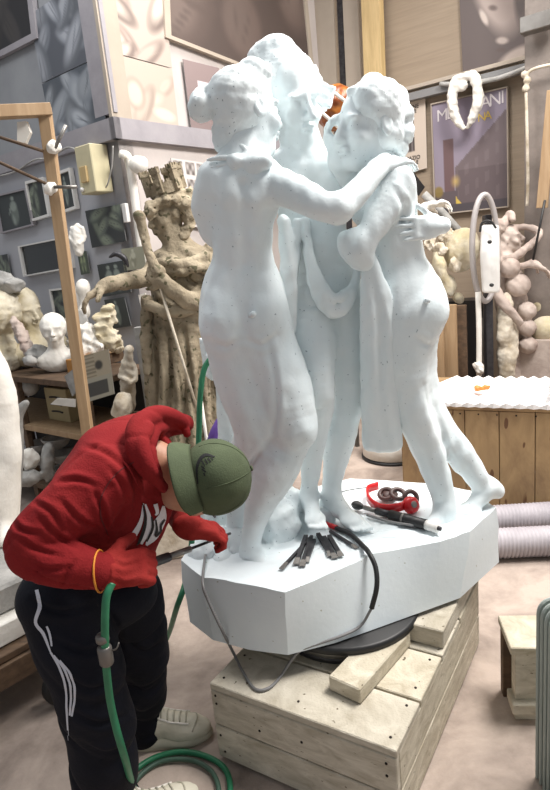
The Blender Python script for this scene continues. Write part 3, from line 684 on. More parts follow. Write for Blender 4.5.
# ------------------------------------------------------------------ the hall
C0 = V(-.86, 4.2, 0); dL = V(-.777, .629, 0); dR = V(.629, .777, 0); nL = V(-.629, -.777, 0); nR = V(.777, -.629, 0); C1 = C0 + dR * 2.5; dB = -dL; nB = nL
UP = V(0, 0, 1)
M['wall_low'] = mat('painted_wall', 'a9aab0', 'b0b1b6', 3, .8, .08, 60)
M['wall_low2'] = mat('painted_wall_warm', 'b9b1ae', 'c2bab6', 3, .8, .08, 60)
M['wall_up'] = mat('painted_panel_wall', '8c8e92', '96989b', 3, .8, .08, 60)
M['trim'] = mat('lilac_grey_ledge', '8f8b90', '9c989c', 5, .7, .1, 60)
M['panel'] = mat('beige_wall_panel', '8f7f6d', '998976', 4, .7, .1, 60, stretch=(.6, .6, 14))
M['panel2'] = mat('pale_wall_panel', 'a69a8c', 'aea294', 3, .7, .05, 60)
M['floor'] = mat('dusty_concrete', '6c5f57', 'b8a89c', 3.4, .8, .5, 30, contrast=(.25, .62), detail=15, dist=.35)
bm = bmesh.new(); bm_box(bm, (.5, 4, -.05), (6, 6, .05)); tag(finish('floor', bm, M['floor']), kind='structure')
zl = 2.41
def wall(name, a, d, n, L_, z0, z1, m, th=.12, off=0):
    c = a + d * (L_ / 2) - n * (th / 2 - off) + UP * ((z0 + z1) / 2)
    return tag(box(name, c, (L_ / 2, th / 2, (z1 - z0) / 2), [d, n, UP], m, bevel=0), kind='structure')
wall('wall_left', C0 - dR * 0 , dL, nL, 3.6, 0, zl, M['wall_low']); wall('wall_left', C0, dL, nL, 3.6, zl, 5.2, M['wall_up'])
wall('wall_centre', C0 , dR, nR, 2.5, 0, 5.2, M['wall_low2'])
wall('wall_back', C1 - dB * .05, dB, nB, 4.2, 0, 5.2, M['panel'])
wall('trim_1', C0 - dL * .05, dL, nL, 3.6, zl, zl + .13, M['trim'], .05, .05); wall('trim_2', C0 - dR * .05, dR, nR, 2.5, zl, zl + .13, M['trim'], .05, .05)
wall('trim_3', C0 - dL * .045 - dR * .001, dL, nL, .2, zl + .16, 5.2, M['trim'], .03, .03)
wall('trim_4', C0 - dR * .045, dR, nR, .16, zl + .13, 5.2, M['panel2'], .03, .035)
def onL(x, y, o=0): return onpl(x, y, C0 + nL * o, nL)
def onR(x, y, o=0): return onpl(x, y, C0 + nR * o, nR)
def onB(x, y, o=0): return onpl(x, y, C1 + nB * o, nB)
# wall panels at the back
def quad_slab(name, pts, n, th, m, parent=None, inset=0, **k):
    bm = bmesh.new(); prism_bm(bm, [p + n * th for p in pts], [p for p in pts]); return finish(name, bm, m, parent)
for x0, x1, o, m in ((300, 336, .02, M['panel2']), (346, 361, .03, M['panel2'])):
    tag(quad_slab('trim_5', [onB(x0 - 3, -30, .001), onB(x1 - 3, -30, .001), onB(x1 + 8, 230, .001), onB(x0 + 8, 230, .001)], nB, o, m), kind='structure')
tag(quad_slab('trim_6', [onB(336, -30, .002), onB(346, -30, .002), onB(357, 230, .002), onB(347, 230, .002)], nB, .01, M['steel_dark']), kind='structure')
pz = onB(370, 85)
p = bar('wooden_post', V(*onB(371, -30, .12)), V(onB(374, 160, .12)[0], onB(374, 160, .12)[1], 0), .17, .08, M['wood_yellow'], up=nB)
tag(p, 'yellow pine post rising behind the heads of the marble group', 'post')
# steel rail and column
def hrail(name, x0, y0, x1, o, h, th, m, label, cat):
    a = onB(x0, y0, o); b = onB(x1, 60, o); b[2] = a[2]; ob = bar(name, a, b, th, h, m, up=nB); return tag(ob, label, cat) if label else ob
tag(bar('trim_7', onB(397, 101, .06), onB(700, 0, .06) * V(1, 1, 0) + UP * onB(397, 101, .06)[2], .07, .06, M['grey'], up=UP), kind='structure')
tag(bar('trim_8', onB(397, 92, .03), onB(700, 0, .03) * V(1, 1, 0) + UP * onB(397, 92, .03)[2], .05, .03, M['panel2'], up=UP), kind='structure')
col = thing('steel_column', onB(540, 300, .35) * V(1, 1, 0), 'grey brown steel column at the right end of the back wall', 'column')
cb = onB(541, 220, .35); cA = V(cb[0], cb[1], 0); cB = V(cb[0], cb[1], 5.2)
M['colpaint'] = mat('dusty_column_paint', '6e655f', '857b74', 5, .6, .2, 40)
box('flange', (cA + cB) / 2 + nB * .06, (.1, .008, 2.6), [dB, nB, UP], M['colpaint'], col); box('flange', (cA + cB) / 2 - nB * .06, (.1, .008, 2.6), [dB, nB, UP], M['colpaint'], col); box('web', (cA + cB) / 2, (.006, .055, 2.6), [dB, nB, UP], M['colpaint'], col)
jb = at(537, 23, cb[1] - .15); o = box('junction_box', jb, (.1, .05, .05), [dB, nB, UP], M['steel'], bevel=.006); tag(o, 'grey metal box on the steel column at the top right', 'box')
tag(tube('cable_bundle', [onB(x, y, .12) for x, y in ((440, 84), (462, 84), (490, 80), (505, 76), (530, 66), (560, 50))], .018, M['plaster_grey'], seg=8), 'thick pale cable bundle hanging along the rail above the city poster', 'cable')
tag(tube('hanging_rope', [onB(x, y, .5) for x, y in ((560, 64), (545, 66), (532, 70), (527, 76), (526, 88), (527, 130), (528, 180), (527, 206))], .011, M['plaster_old'], seg=7), 'dusty rope looped over and hanging down the steel column', 'rope')
tag(tube('hanging_rope', [onB(x, y, .5) for x, y in ((523, 72), (527, 80), (525, 92))], .02, M['plaster_old'], seg=7, rfun=lambda t: .014 + .012 * abs(math.sin(t * 9))), 'short knotted rope end tied at the top of the steel column', 'rope')
pl = thing('lever_bar', onB(545, 210, .7), 'brown wooden lever with a thin rod leaning beside the steel column', 'lever')
bar('lever', onB(553, 90, .7), onB(542, 208, .7), .07, .03, M['wood'], pl, up=nB); tube('rod', [onB(545, 200, .72), onB(533, 260, .72)], .008, M['dark'], pl, 6, 1)
tag(lathe('round_gauge', [(.07, 0), (.07, .03), (.055, .034)], onB(552, 176, .6), axdir(nB), M['plaster_pink'], seg=24), 'small round pinkish disc at the right edge beside the lever', 'disc')
# ------------------------------------------------------------------ prints on the walls
def poster(name, quad, f, n, label, cat, group=None, fn=None, res=(44, 56), th=.006, seed=0, frame=None, fw=.03, text=None):
    P = [f(x, y, .03) for x, y in quad]; root = thing(name, (P[2] + P[3]) / 2, label, cat, group) if (frame or text) else None
    nu, nv = res; uu, vv = np.meshgrid(np.linspace(0, 1, nu), np.linspace(0, 1, nv)); C = fn(uu, vv, np.random.RandomState(seed)); C = np.clip(C, 0, 1)
    bm = bmesh.new(); g = [[bm.verts.new((P[0] * (1 - u) + P[1] * u) * (1 - v) + (P[3] * (1 - u) + P[2] * u) * v) for u in np.linspace(0, 1, nu)] for v in np.linspace(0, 1, nv)]
    bk = [bm.verts.new(p - n * th) for p in P]; lay = bm.loops.layers.float_color.new('Print') if False else None
    for j in range(nv - 1):
        for i in range(nu - 1): bm.faces.new((g[j][i], g[j + 1][i], g[j + 1][i + 1], g[j][i + 1]))
    bm.faces.new(bk); cs = [g[0][0], g[0][-1], g[-1][-1], g[-1][0]]
    rows = [[g[0][i] for i in range(nu)], [g[j][-1] for j in range(nv)], [g[-1][i] for i in range(nu - 1, -1, -1)], [g[j][0] for j in range(nv - 1, -1, -1)]]
    for e in range(4):
        r_ = rows[e]; bm.faces.new(r_ + [bk[(e + 1) % 4], bk[e]])
    me = bpy.data.meshes.new(name); bmesh.ops.recalc_face_normals(bm, faces=list(bm.faces)); bm.to_mesh(me); bm.free()
    ca = me.color_attributes.new('Print', 'FLOAT_COLOR', 'POINT'); A_ = np.ones((len(me.vertices), 4), np.float32); L_ = np.where(C <= .04045, C / 12.92, ((C + .055) / 1.055) ** 2.4)
    A_[:nu * nv, :3] = L_.reshape(-1, 3); A_[nu * nv:, :3] = .3; ca.data.foreach_set('color', A_.ravel())
    if root is None:
        o0 = (P[2] + P[3]) / 2; co = np.empty(len(me.vertices) * 3, np.float32); me.vertices.foreach_get('co', co); me.vertices.foreach_set('co', (co.reshape(-1, 3) - o0).ravel().astype(np.float32))
        o = link(name, me, M['print']); o.location = Vector([float(v) for v in o0]); return tag(o, label, cat, group)
    link('print', me, M['print'], root)
    if frame:
        bm = bmesh.new()
        cc = sum(P) / 4
        O = [p + nrm(p - cc) * fw for p in P]
        for i in range(4):
            a, b, c2, d2 = O[i], O[(i + 1) % 4], P[(i + 1) % 4], P[i]
            prism_bm(bm, [a + n * .015, b + n * .015, c2 + n * .015, d2 + n * .015], [a - n * .02, b - n * .02, c2 - n * .02, d2 - n * .02])
        finish('frame', bm, M[frame], root)
    if text:
        for t in text: lettering(t[0], P, t[1], t[2], t[3], t[4], n, root)
    return root
def hexc(h): return np.array([int(h[i:i + 2], 16) / 255 for i in (0, 2, 4)])
def blob(C, u, v, cu_, cv, ru, rv, deg, col, a=1, soft=.25):
    t = math.radians(deg); x = (u - cu_) * math.cos(t) + (v - cv) * math.sin(t); y = -(u - cu_) * math.sin(t) + (v - cv) * math.cos(t)
    d = np.sqrt((x / ru) ** 2 + (y / rv) ** 2); w_ = np.clip((1 - d) / soft, 0, 1)[..., None] * a
    return C * (1 - w_) + (hexc(col) if isinstance(col, str) else col) * w_
def photo_of(bg, fg, mid, k=7, vert=True):
    def fn(u, v, rs):
        C = np.ones(u.shape + (3,)) * hexc(bg)
        for i in range(k):
            x, y, t = rs.uniform(.05, .95), rs.uniform(.0, 1.0), rs.uniform(-60, 60); rw, rh = rs.uniform(.12, .2), rs.uniform(.25, .5)
            C = blob(C, u, v, x, y, rw, rh, t, hexc(mid) * rs.uniform(.75, 1.1), 1, .3); C = blob(C, u, v, x - .03, y - .02, rw * .75, rh * .85, t, hexc(fg) * rs.uniform(.85, 1.05), .9, .55)
            for j in range(2): C = blob(C, u, v, x + rs.uniform(-.06, .06), y + rs.uniform(-.1, .1), .014, rh * .7, t + rs.uniform(-15, 15), hexc(bg) * 1.0, .6, .8)
        return C
    return fn
def stand_fig(bg, fg, mid):
    def fn(u, v, rs):
        C = np.ones(u.shape + (3,)) * hexc(bg)
        for cx in ([.5] if rs.rand() > .5 else [.35, .66]):
            s_ = rs.uniform(-.03, .03)
            C = blob(C, u, v, cx, .62, .15, .34, 4, mid, .95, .3); C = blob(C, u, v, cx + s_, .36, .13, .18, 0, fg, .95, .35); C = blob(C, u, v, cx + s_, .14, .065, .08, 0, fg, 1, .3)
            C = blob(C, u, v, cx - .13, .45, .035, .18, 20, fg, .9, .4); C = blob(C, u, v, cx - .05, .75, .05, .2, -5, fg, .9, .5)
        return C
    return fn
def lettering(txt, P, u, v, size, m, n, parent, shear=0):
    cu_ = bpy.data.curves.new('lettering', 'FONT'); cu_.body = txt; cu_.size = 1; cu_.extrude = .01; cu_.align_x = 'LEFT'; cu_.align_y = 'CENTER'
    to = bpy.data.objects.new('tmp', cu_); COL.objects.link(to); dg = bpy.context.evaluated_depsgraph_get(); me = bpy.data.meshes.new_from_object(to.evaluated_get(dg))
    bpy.data.objects.remove(to); X = nrm(P[1] - P[0]); Y = nrm(P[0] - P[3]); p0 = (P[0] * (1 - u) + P[1] * u) * (1 - v) + (P[3] * (1 - u) + P[2] * u) * v + n * .004
    for vt in me.vertices: vt.co = Vector(p0 + X * vt.co.x * size + Y * vt.co.y * size + n * vt.co.z * .1)
    me.name = 'lettering'; link('lettering', me, m, parent)
M['ink'] = mat('black_ink', '2a2626', rough=.7); M['ink_white'] = mat('white_ink', 'd9d2d4', rough=.7); M['ink_yellow'] = mat('yellow_ink', 'c9ac52', rough=.7)
grey = ('4f5358', 'a7abae', '7b8085')
poster('poster', [(-22, -12), (25, -38), (33, 34), (-12, 58)], onL, nL, 'dark framed picture high on the left wall at the corner of the view', 'picture', None, photo_of('2b2a2c', '4a4644', '3a3737', 5), seed=3, frame='trim', fw=.07)
poster('poster', [(29, 15), (78, -18), (95, 58), (42, 83)], onL, nL, 'upper grey photograph of carved faces on the left wall', 'photograph', 'grey sculpture photographs on the left wall', photo_of('55585f', 'a2a5ac', '6f737a', 9), seed=11, res=(60, 60))
poster('poster', [(42, 84), (95, 59), (107, 128), (55, 152)], onL, nL, 'lower grey photograph of carved torsos and arms on the left wall', 'photograph', 'grey sculpture photographs on the left wall', photo_of('50555c', 'a5aab0', '747980', 9), seed=21, res=(60, 60))
poster('poster', [(100, -30), (163, -14), (172, 68), (112, 52)], onR, nR, 'upper sepia photograph of carved drapery on the wall right of the corner', 'photograph', 'sepia sculpture photographs', photo_of('b3a59b', 'd3c6ba', '98877f', 7), seed=5, res=(60, 60))
poster('poster', [(112, 53), (172, 69), (179, 129), (122, 119)], onR, nR, 'lower sepia photograph of a carved foot on the wall right of the corner', 'photograph', 'sepia sculpture photographs', lambda u, v, rs: blob(blob(blob(photo_of('b5a79b', 'c9bcae', 'ad9d92', 4)(u, v, rs), u, v, .28, .55, .2, .3, 0, 'a39186', .8, .3), u, v, .28, .55, .15, .24, 0, 'c6b9ac', 1, .4), u, v, .76, .8, .24, .12, 8, 'd0c4b6', .9, .4), seed=6, res=(60, 60))
poster('poster', [(166, -60), (300, -30), (312, 92), (170, 36)], onR, nR, 'large dark brown framed picture hanging high behind the marble heads', 'picture', None, photo_of('4e433f', '6d5f59', '5b4e49', 6), seed=9, frame='panel2', fw=.06)
poster('poster', [(183, 59), (219, 68), (224, 140), (192, 134)], onR, nR, 'small mauve picture with a white note on it, behind the left marble head', 'picture', None, lambda u, v, rs: np.where(((u > .33) & (u < .9) & (v > .25) & (v < .47))[..., None], hexc('dcd6dc'), hexc('8d7d7c') * (1 - .1 * v[..., None])), seed=9)
lw = 'small photographs on the lower left wall'
for k, (qd, lab, fr) in enumerate([
    ([(-3, 197), (26, 190), (33, 224), (3, 232)], 'small photo of a pale statue group, leftmost on the lower left wall', 'trim'),
    ([(28, 184), (43, 180), (49, 214), (33, 219)], 'narrow photo of a statue left of the wooden post', 'white'),
    ([(56, 176), (70, 171), (76, 206), (62, 211)], 'framed photo of a statue just right of the wooden post', 'white'),
    ([(85, 211), (120, 204), (126, 241), (92, 248)], 'square dark photo of figures under the electric box', None),
    ([(97, 265), (125, 260), (131, 292), (103, 297)], 'dark photo of figures above the outstretched stone arm', None),
    ([(52, 291), (75, 288), (79, 318), (57, 321)], 'dark framed photo low on the wall behind the wooden post', 'white'),
    ([(104, 300), (124, 297), (131, 326), (112, 329)], 'dark photo below the outstretched stone arm', None),
    ([(-4, 256), (7, 254), (12, 282), (2, 288)], 'green tinted photo at the left edge of the view', None)]):
    poster('photograph', qd, onL, nL, lab, 'photograph', lw, stand_fig('3d4243' if k != 3 else '4c5350', '8d968f', '6d756f') if k % 2 == 0 else photo_of('3a3d3e', '87907f', '5c625c', 7), seed=30 + k, res=(26, 30), frame=fr, fw=.025)
# window-like dark screen in a white frame
t = thing('wall_screen', onL(45, 275, .02), 'dark landscape screen in a white frame on the lower left wall', 'screen')
Q = [onL(x, y, .02) for x, y in ((23, 247), (68, 238), (71, 267), (28, 275))]; quad_slab('panel', Q, nL, .01, mat('dark_glass', '2c2f31', rough=.25), t)
bm = bmesh.new(); cc = sum(Q) / 4
for i in range(4):
    a, b = Q[i] + nrm(Q[i] - cc) * .03, Q[(i + 1) % 4] + nrm(Q[(i + 1) % 4] - cc) * .03
    prism_bm(bm, [a + nL * .03, b + nL * .03, Q[(i + 1) % 4] + nL * .03, Q[i] + nL * .03], [a - nL * .02, b - nL * .02, Q[(i + 1) % 4] - nL * .02, Q[i] - nL * .02])
finish('frame', bm, M['white'], t)
# calendar of small pictures right of the corner
poster('photo_sheet', [(171, 158), (206, 163), (211, 230), (181, 224)], onR, nR, 'sheet of small statue photos in rows behind the crowned stone head', 'photo sheet', None,
    lambda u, v, rs: np.where((((u * 3) % 1 > .12) & ((u * 3) % 1 < .9) & ((v * 4) % 1 > .12) & ((v * 4) % 1 < .88))[..., None], hexc('8b8582') + .18 * np.sin(u * 40)[..., None] * np.cos(v * 33)[..., None], hexc('d0cac6')), res=(50, 60))
# back wall prints
def city(u, v, rs):
    C = np.ones(u.shape + (3,)) * hexc('8f8594'); C = C * (1 - v[..., None] * .1) + hexc('b5a48c') * (v[..., None] ** 2) * .12
    roof = .78 - .62 * u; b_ = (v > roof) & (u > .3); C = np.where(b_[..., None], hexc('6d6163') + .03 * ((np.sin(u * 45) > .4) & (np.sin(v * 34 + u * 12) > 0))[..., None] - .04 * (v[..., None] > .62), C)
    C = np.where(((u > .14) & (u < .28) & (v > .33) & (v < .85))[..., None], hexc('6b5556'), C); C = np.where(((v > .8) & (u <= .32))[..., None], hexc('5d5356'), C)
    C = blob(C, u, v, .3, .72, .08, .07, 0, 'c9ab63', .8, .9); C = blob(C, u, v, .05, .8, .08, .06, 0, '86713f', .9, .3); C = np.where(((v > .86) & (u > .3) & (u < .3 + (v - .86) * 1.1))[..., None], hexc('c9ad55'), C)
    C = np.where((v > .93)[..., None], hexc('4c464a'), C)
    return C
poster('poster', [(432, 105), (507, 88), (508, 206), (436, 214)], onB, nB, 'city view poster with big pale letters hanging under the rail', 'poster', None, city, res=(70, 90), frame='panel2', fw=.012,
    text=[('M', .06, .115, .13, M['ink_white']), ('E', .2, .11, .13, M['ink_white']), ('A', .66, .08, .13, M['ink_white']), ('N', .77, .075, .13, M['ink_white']), ('I', .92, .07, .13, M['ink_white']), ('N', .62, .2, .09, M['ink_yellow']), ('A', .71, .195, .09, M['ink_yellow'])])
def facep(u, v, rs):
    C = np.ones(u.shape + (3,)) * hexc('5d5351'); C = blob(C, u, v, .52, .1, .34, .75, -24, 'a2948d', 1, .35); C = blob(C, u, v, .72, .2, .3, .6, -24, '8a7c76', .9, .6)
    C = blob(C, u, v, .36, .42, .05, .14, -30, 'c3b6ad', .9, .5); C = blob(C, u, v, .5, .35, .09, .04, 20, '5a4d49', .8, .6); C = blob(C, u, v, .62, .74, .12, .05, 15, 'bfb1a8', .8, .5); C = blob(C, u, v, .6, .84, .1, .03, 15, '5a4d49', .8, .5)
    C = blob(C, u, v, .8, .95, .3, .1, -10, 'b6a89f', .9, .5); return blob(C, u, v, .9, .3, .12, .4, 0, '4f4644', .9, .5)
poster('poster', [(459, -12), (527, -38), (529, 56), (463, 76)], onB, nB, 'dark photograph poster of a carved face at the top right', 'poster', None, facep, res=(60, 70), frame=None)
poster('poster', [(394, 101), (425, 93), (427, 168), (398, 176)], onB, nB, 'pale notice with black print and a dark picture behind the right marble head', 'poster', None,
    lambda u, v, rs: np.where(((u > .05) & (u < .62) & (v > .3) & (v < .72))[..., None], hexc('5a5352') + .12 * np.sin(u * 50)[..., None], hexc('c4b6a8')), res=(44, 50), text=[('SPRONE', .22, .14, .045, M['ink']), ('TAPE', .4, .2, .04, M['ink']), ('A SPAZIO', .1, .8, .045, M['ink']), ('TABLE', .3, .87, .042, M['ink'])])
t = thing('black_sign', onB(412, 190, .3), 'small tilted black sign with white letters behind the right marble shoulder', 'sign')
Q = [onB(x, y, .3) for x, y in ((402, 157), (425, 187), (419, 196), (396, 168))]; quad_slab('board', Q, nB, .01, mat('sign_black', '1d1a1a', rough=.5), t)
lettering('E', [Q[0] + nB * .01, Q[1] + nB * .01, Q[2] + nB * .01, Q[3] + nB * .01], .4, .5, .12, M['ink_white'], nB, t)
# cast wreath hanging on the rail
S = Sculpt(); ax = [dB, nB, UP]; wc = onB(465, 101, .16); s_ = mpp(wc)
for sgn in (-1, 1):
    P = [wc + dB * x * s_ * sgn + UP * z * s_ for x, z in ((2, 22), (9, 20), (13, 8), (12, -6), (7, -18), (2, -25))]
    S.chain([(p, r * s_) for p, r in zip(P, (4, 5, 5, 5, 4, 2))], .02)
S.ell(wc + UP * 14 * s_ - dB * 3 * s_, (6 * s_, .03, 5 * s_), ax, .02); S.noise(.004, 50, 2); S.noise(.004, 130, 4)
tag(S.build('plaster_wreath', .01, M['plaster'], cut=None), 'cream plaster wreath cast hanging in front of the city poster', 'wreath')
# electric box, small lamp arm and cables on the left wall
t = thing('electric_box', onL(92, 190, .05), 'yellowed electric box on the left wall near the corner', 'box')
bc = onL(94, 170, .08); box('body', bc, (.085, .07, .15), [dL, nL, UP], M['cream'], t, .006); box('breaker_window', bc + nL * .075 + dL * .01 - UP * .03, (.035, .01, .05), [dL, nL, UP], M['wood_yellow'], t); lathe('knob', [(.014, 0), (.014, .02)], bc + nL * .07 + dL * .05 - UP * .12, axdir(nL), M['white'], t, 12)
tag(tube('wall_cable', [onL(x, y, .07) for x, y in ((-10, 178), (14, 172), (34, 160), (50, 158), (64, 149), (72, 148), (84, 155))], .006, M['plaster_grey'], seg=6), 'thin grey cable running under the left wall ledge to the electric box', 'cable')
tag(tube('wall_cable', [onL(x, y, .07) for x, y in ((113, 146), (112, 165), (108, 183), (104, 190))], .005, M['plaster_grey'], seg=6), 'thin cable hanging from the corner to the electric box', 'cable')
tag(tube('white_pipe', [onR(x, y, .06) for x, y in ((121, 154), (128, 158), (133, 185), (137, 215), (143, 262))], .028, M['plaster'], seg=8), 'white vertical pipe on the corner behind the crowned statue', 'pipe')
tag(lathe('wall_lamp', [(.01, 0), (.05, .02), (.06, .08), (.02, .12)], onR(133, 163, .1), axdir(nR + V(0, 0, -.4)), M['plaster'], seg=16), 'small white bell shaped lamp beside the corner pipe', 'lamp')
tag(box('wall_switch', onL(126, 213, .03), (.02, .015, .06), [dL, nL, UP], M['white']), 'white wall switch by the corner', 'switch')
# figurine hanging on wall
S = Sculpt(); yy = 4.25
S.px([(77, 226, yy, 3), (77, 233, yy, 5), (78, 243, yy, 5.5), (79, 252, yy, 4.5)], .02); S.px([(72, 228, yy, 2), (71, 238, yy, 2), (76, 244, yy - .03, 2)], .01); S.px([(83, 228, yy, 2), (84, 238, yy, 2), (79, 244, yy - .03, 2)], .01); S.noise(.003, 80)
tag(S.build('plaster_torso', .008, M['plaster'], cut=None), 'small plaster torso hanging on the left wall above the stone hand', 'torso')
t = poster('photograph', [(77, 252), (86, 251), (90, 273), (81, 275)], onL, nL, 'narrow greenish photo right under the hanging plaster torso', 'photograph', lw, stand_fig('4a5147', '8f9a78', '6a7360'), seed=50, res=(20, 26))

# ------------------------------------------------------------------ shelving on the left
PF = onz(20, 376, .96)
def onF(x, y, o=0): return onpl(x, y, PF + nL * o, nL)
z1 = .96; z2 = float(onF(40, 426)[2]); z3 = float(onF(40, 482)[2])
e = nL; front = PF
t = thing('shelving_unit', V(-1.7, 4.3, 0), 'dark wooden shelving along the left wall crowded with casts', 'shelves')
a0 = PF + dL * .9; L_ = 1.66
for z, m in ((z1, M['wood_dark']), (z2, M['wood']), (z3, M['wood_dark'])):
    box('shelf', V(a0[0], a0[1], 0) - dL * (L_ / 2) - nL * .25 + UP * (z - .02), (L_ / 2, .27, .02), [dL, nL, UP], m, t)
for k in (0, .85, 1.63):
    for o_ in (0, .48): box('post', V(a0[0], a0[1], 0) - dL * k - nL * o_ + UP * (z1 / 2), (.025, .02, z1 / 2 - .03), [dL, nL, UP], M['wood_dark'], t)
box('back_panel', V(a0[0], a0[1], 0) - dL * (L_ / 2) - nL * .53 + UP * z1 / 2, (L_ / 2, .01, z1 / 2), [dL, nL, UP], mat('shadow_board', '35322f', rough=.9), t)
def rest(x, y, z): return onz(x, y, z)
def bust(x, y, z, hpx, m, fwd, label, lean=(0, 0, 1), base=True, seed=1, cat='bust', name='plaster_bust', rough=.002, shoulders=True):
    b = rest(x, y, z); s_ = mpp(b); H = hpx * s_; hh = H * (.62 if shoulders else .82); u = nrm(lean)
    S = Sculpt(); c_ = b + u * (H - hh * .42); head(S, c_, nrm(fwd), u, hh * .86, .012)
    S.ell(c_ + u * hh * .1 - nrm(fwd) * hh * .05, (hh * .36, hh * .4, hh * .38), None, .02)
    S.cone(b + u * H * .15, c_ - u * hh * .2, hh * .28, hh * .2, .03)
    if shoulders: r = np.cross(nrm(fwd), u); S.ell(b + u * H * .2, (hh * .62, hh * .34, H * .2), [r, np.cross(u, r), u], .04)
    S.noise(rough, 70, seed); S.noise(rough * .7, 150, seed + 1)
    zz = b[2]; o = S.build(name, max(.006, H / 45), m, cut=lambda X, Y, Z: zz - Z + 0 * X + 0 * Y); return tag(o, label, cat)
bust(61, 371, z1, 56, M['plaster'], (.2, -1, 0), 'white child bust on the top shelf just left of the wooden post', seed=3)
bust(5, 371, z1, 80, M['plaster_yellow'], (-.9, -.6, 0), 'large curly cream plaster head at the left end of the top shelf', seed=5, rough=.006, shoulders=False, cat='head', name='head_cast')
bust(46, 364, z1, 76, M['plaster_yellow'], (.8, -.6, -.2), 'cream plaster head with a bare crown on the top shelf', (-.2, 0, 1), seed=7, rough=.003, cat='bust')
def lump(name, pts, m, label, cat, z=None, h=.009, amp=.008, fr=45, seed=0, group=None, smooth=True):
    S = Sculpt()
    for p in pts: S.pell(*p)
    S.noise(amp, fr, seed); S.noise(amp * .5, fr * 2.3, seed + 1)
    return tag(S.build(name, h, m, smooth=smooth, cut=(lambda X, Y, Z: z - Z + 0 * X + 0 * Y) if z is not None else None), label, cat, group)
lump('rock_lump', [(38, 356, 4.1, 13, 12, .07), (46, 360, 4.05, 8, 8, .05)], M['plaster_grey'], 'grey rough plaster lump in front of the busts on the top shelf', 'lump', z1, seed=4)
lump('plaster_relief', [(22, 335, 4.15, 6, 22, .04, 28), (28, 350, 4.1, 5, 18, .04, 25)], M['plaster_pink'], 'pinkish folded plaster fragment between the two cream heads', 'fragment', z1, seed=8, amp=.006, fr=70)
lump('dark_cloth_bundle', [(8, 285, 4.3, 16, 8, .08, 5), (2, 278, 4.3, 9, 7, .06)], M['plaster_grey'], 'grey bundle piled behind the curly plaster head', 'bundle', None, seed=2)
lathe('x', [(.01, 0)], (0, 0, -5), None) if False else None
b = rest(3, 365, z1); t = thing('grey_bucket', b, 'grey plastic bucket at the left end of the top shelf', 'bucket'); lathe('body', [(.08, 0), (.1, .16), (.105, .17), (.098, .17), (.09, .02)], b, None, M['plaster_grey'], t); tube('rim', [b + V(.104 * math.cos(a), .104 * math.sin(a), .17) for a in [i * math.pi / 8 for i in range(16)]], .006, M['plaster_grey'], t, 6, 1, closed=True)
lump('shell_cast', [(90, 335, 4.0, 9, 13, .05, 10), (84, 346, 3.95, 7, 8, .04), (96, 347, 3.98, 9, 7, .05)], M['plaster'], 'white crumpled cast beside the wooden post on the top shelf', 'cast', z1, seed=12, amp=.014, fr=55)
lump('figure_group_cast', [(108, 320, 4.02, 6, 14, .04, -12), (104, 335, 4.0, 9, 10, .05), (112, 340, 4.02, 8, 10, .05), (100, 322, 4.0, 4, 10, .03, 20), (108, 308, 4.02, 3.5, 4, .03)], M['plaster_yellow'], 'cream cast of tangled little figures under the stone hand', 'cast', z1, seed=14, amp=.013, fr=60)
lump('head_cast', [(83, 288, 4.2, 7, 9, .05), (84, 300, 4.2, 4, 8, .03), (84, 312, 4.2, 6, 8, .05)], M['plaster'], 'small white oval head cast behind the outstretched stone hand', 'head', None, seed=15, amp=.003)
q = rest(78, 345, z1); S = Sculpt(); S.ell(at(76, 325, 4.1), (.085, .012, .11), [nrm((1, .2, -.35)), V(-.2, 1, 0), nrm((.35, 0, 1))], .01); tag(S.build('grey_plate', .008, M['plaster_grey'], cut=None), 'grey oval plaster plate leaning behind the wooden post', 'plate')
t = thing('wooden_box', rest(93, 369, z1), 'low dark wooden box at the right end of the top shelf', 'box'); bc = rest(101, 362, z1); box('body', bc + UP * .035, (.16, .09, .035), [dL, nL, UP], M['wood_dark'], t); box('lid', bc + UP * .08, (.17, .1, .008), [dL, nL, UP], M['wood'], t)
bc = rest(83, 372, z1); o = box('orange_box', bc + UP * .045, (.1, .05, .045), [dL, nL, UP], mat('orange_card', 'b07a3c', 'c08a4a', 9)); tag(o, 'small orange cardboard box on the front of the top shelf beside the wooden post', 'box')
lump('crumpled_paper', [(94, 362, 3.85, 8, 7, .05, 20)], M['paper'], 'crumpled white paper lying by the orange box', 'paper', z1, amp=.012, fr=60, seed=31)
for x, y, pts, m_, lab, sd in ((72, 352, [(72, 346, 4.2, 6, 9, .04)], M['plaster'], 'white rounded cast touching the wooden post behind the child bust', 70), (30, 366, [(30, 361, 3.98, 7, 5, .05, 10)], M['plaster_grey'], 'flat grey fragment in front of the two cream heads', 71), (99, 350, [(99, 338, 4.1, 4, 12, .03, 15), (101, 328, 4.1, 5, 5, .03)], M['plaster_old'], 'small upright cream figure cast among the crumpled casts', 72), (118, 352, [(118, 345, 4.2, 5, 8, .04)], M['plaster_yellow'], 'little cream cast at the right end of the top shelf', 73)):
    lump('small_cast', pts, m_, lab, 'cast', z1, seed=sd, amp=.009, fr=60)
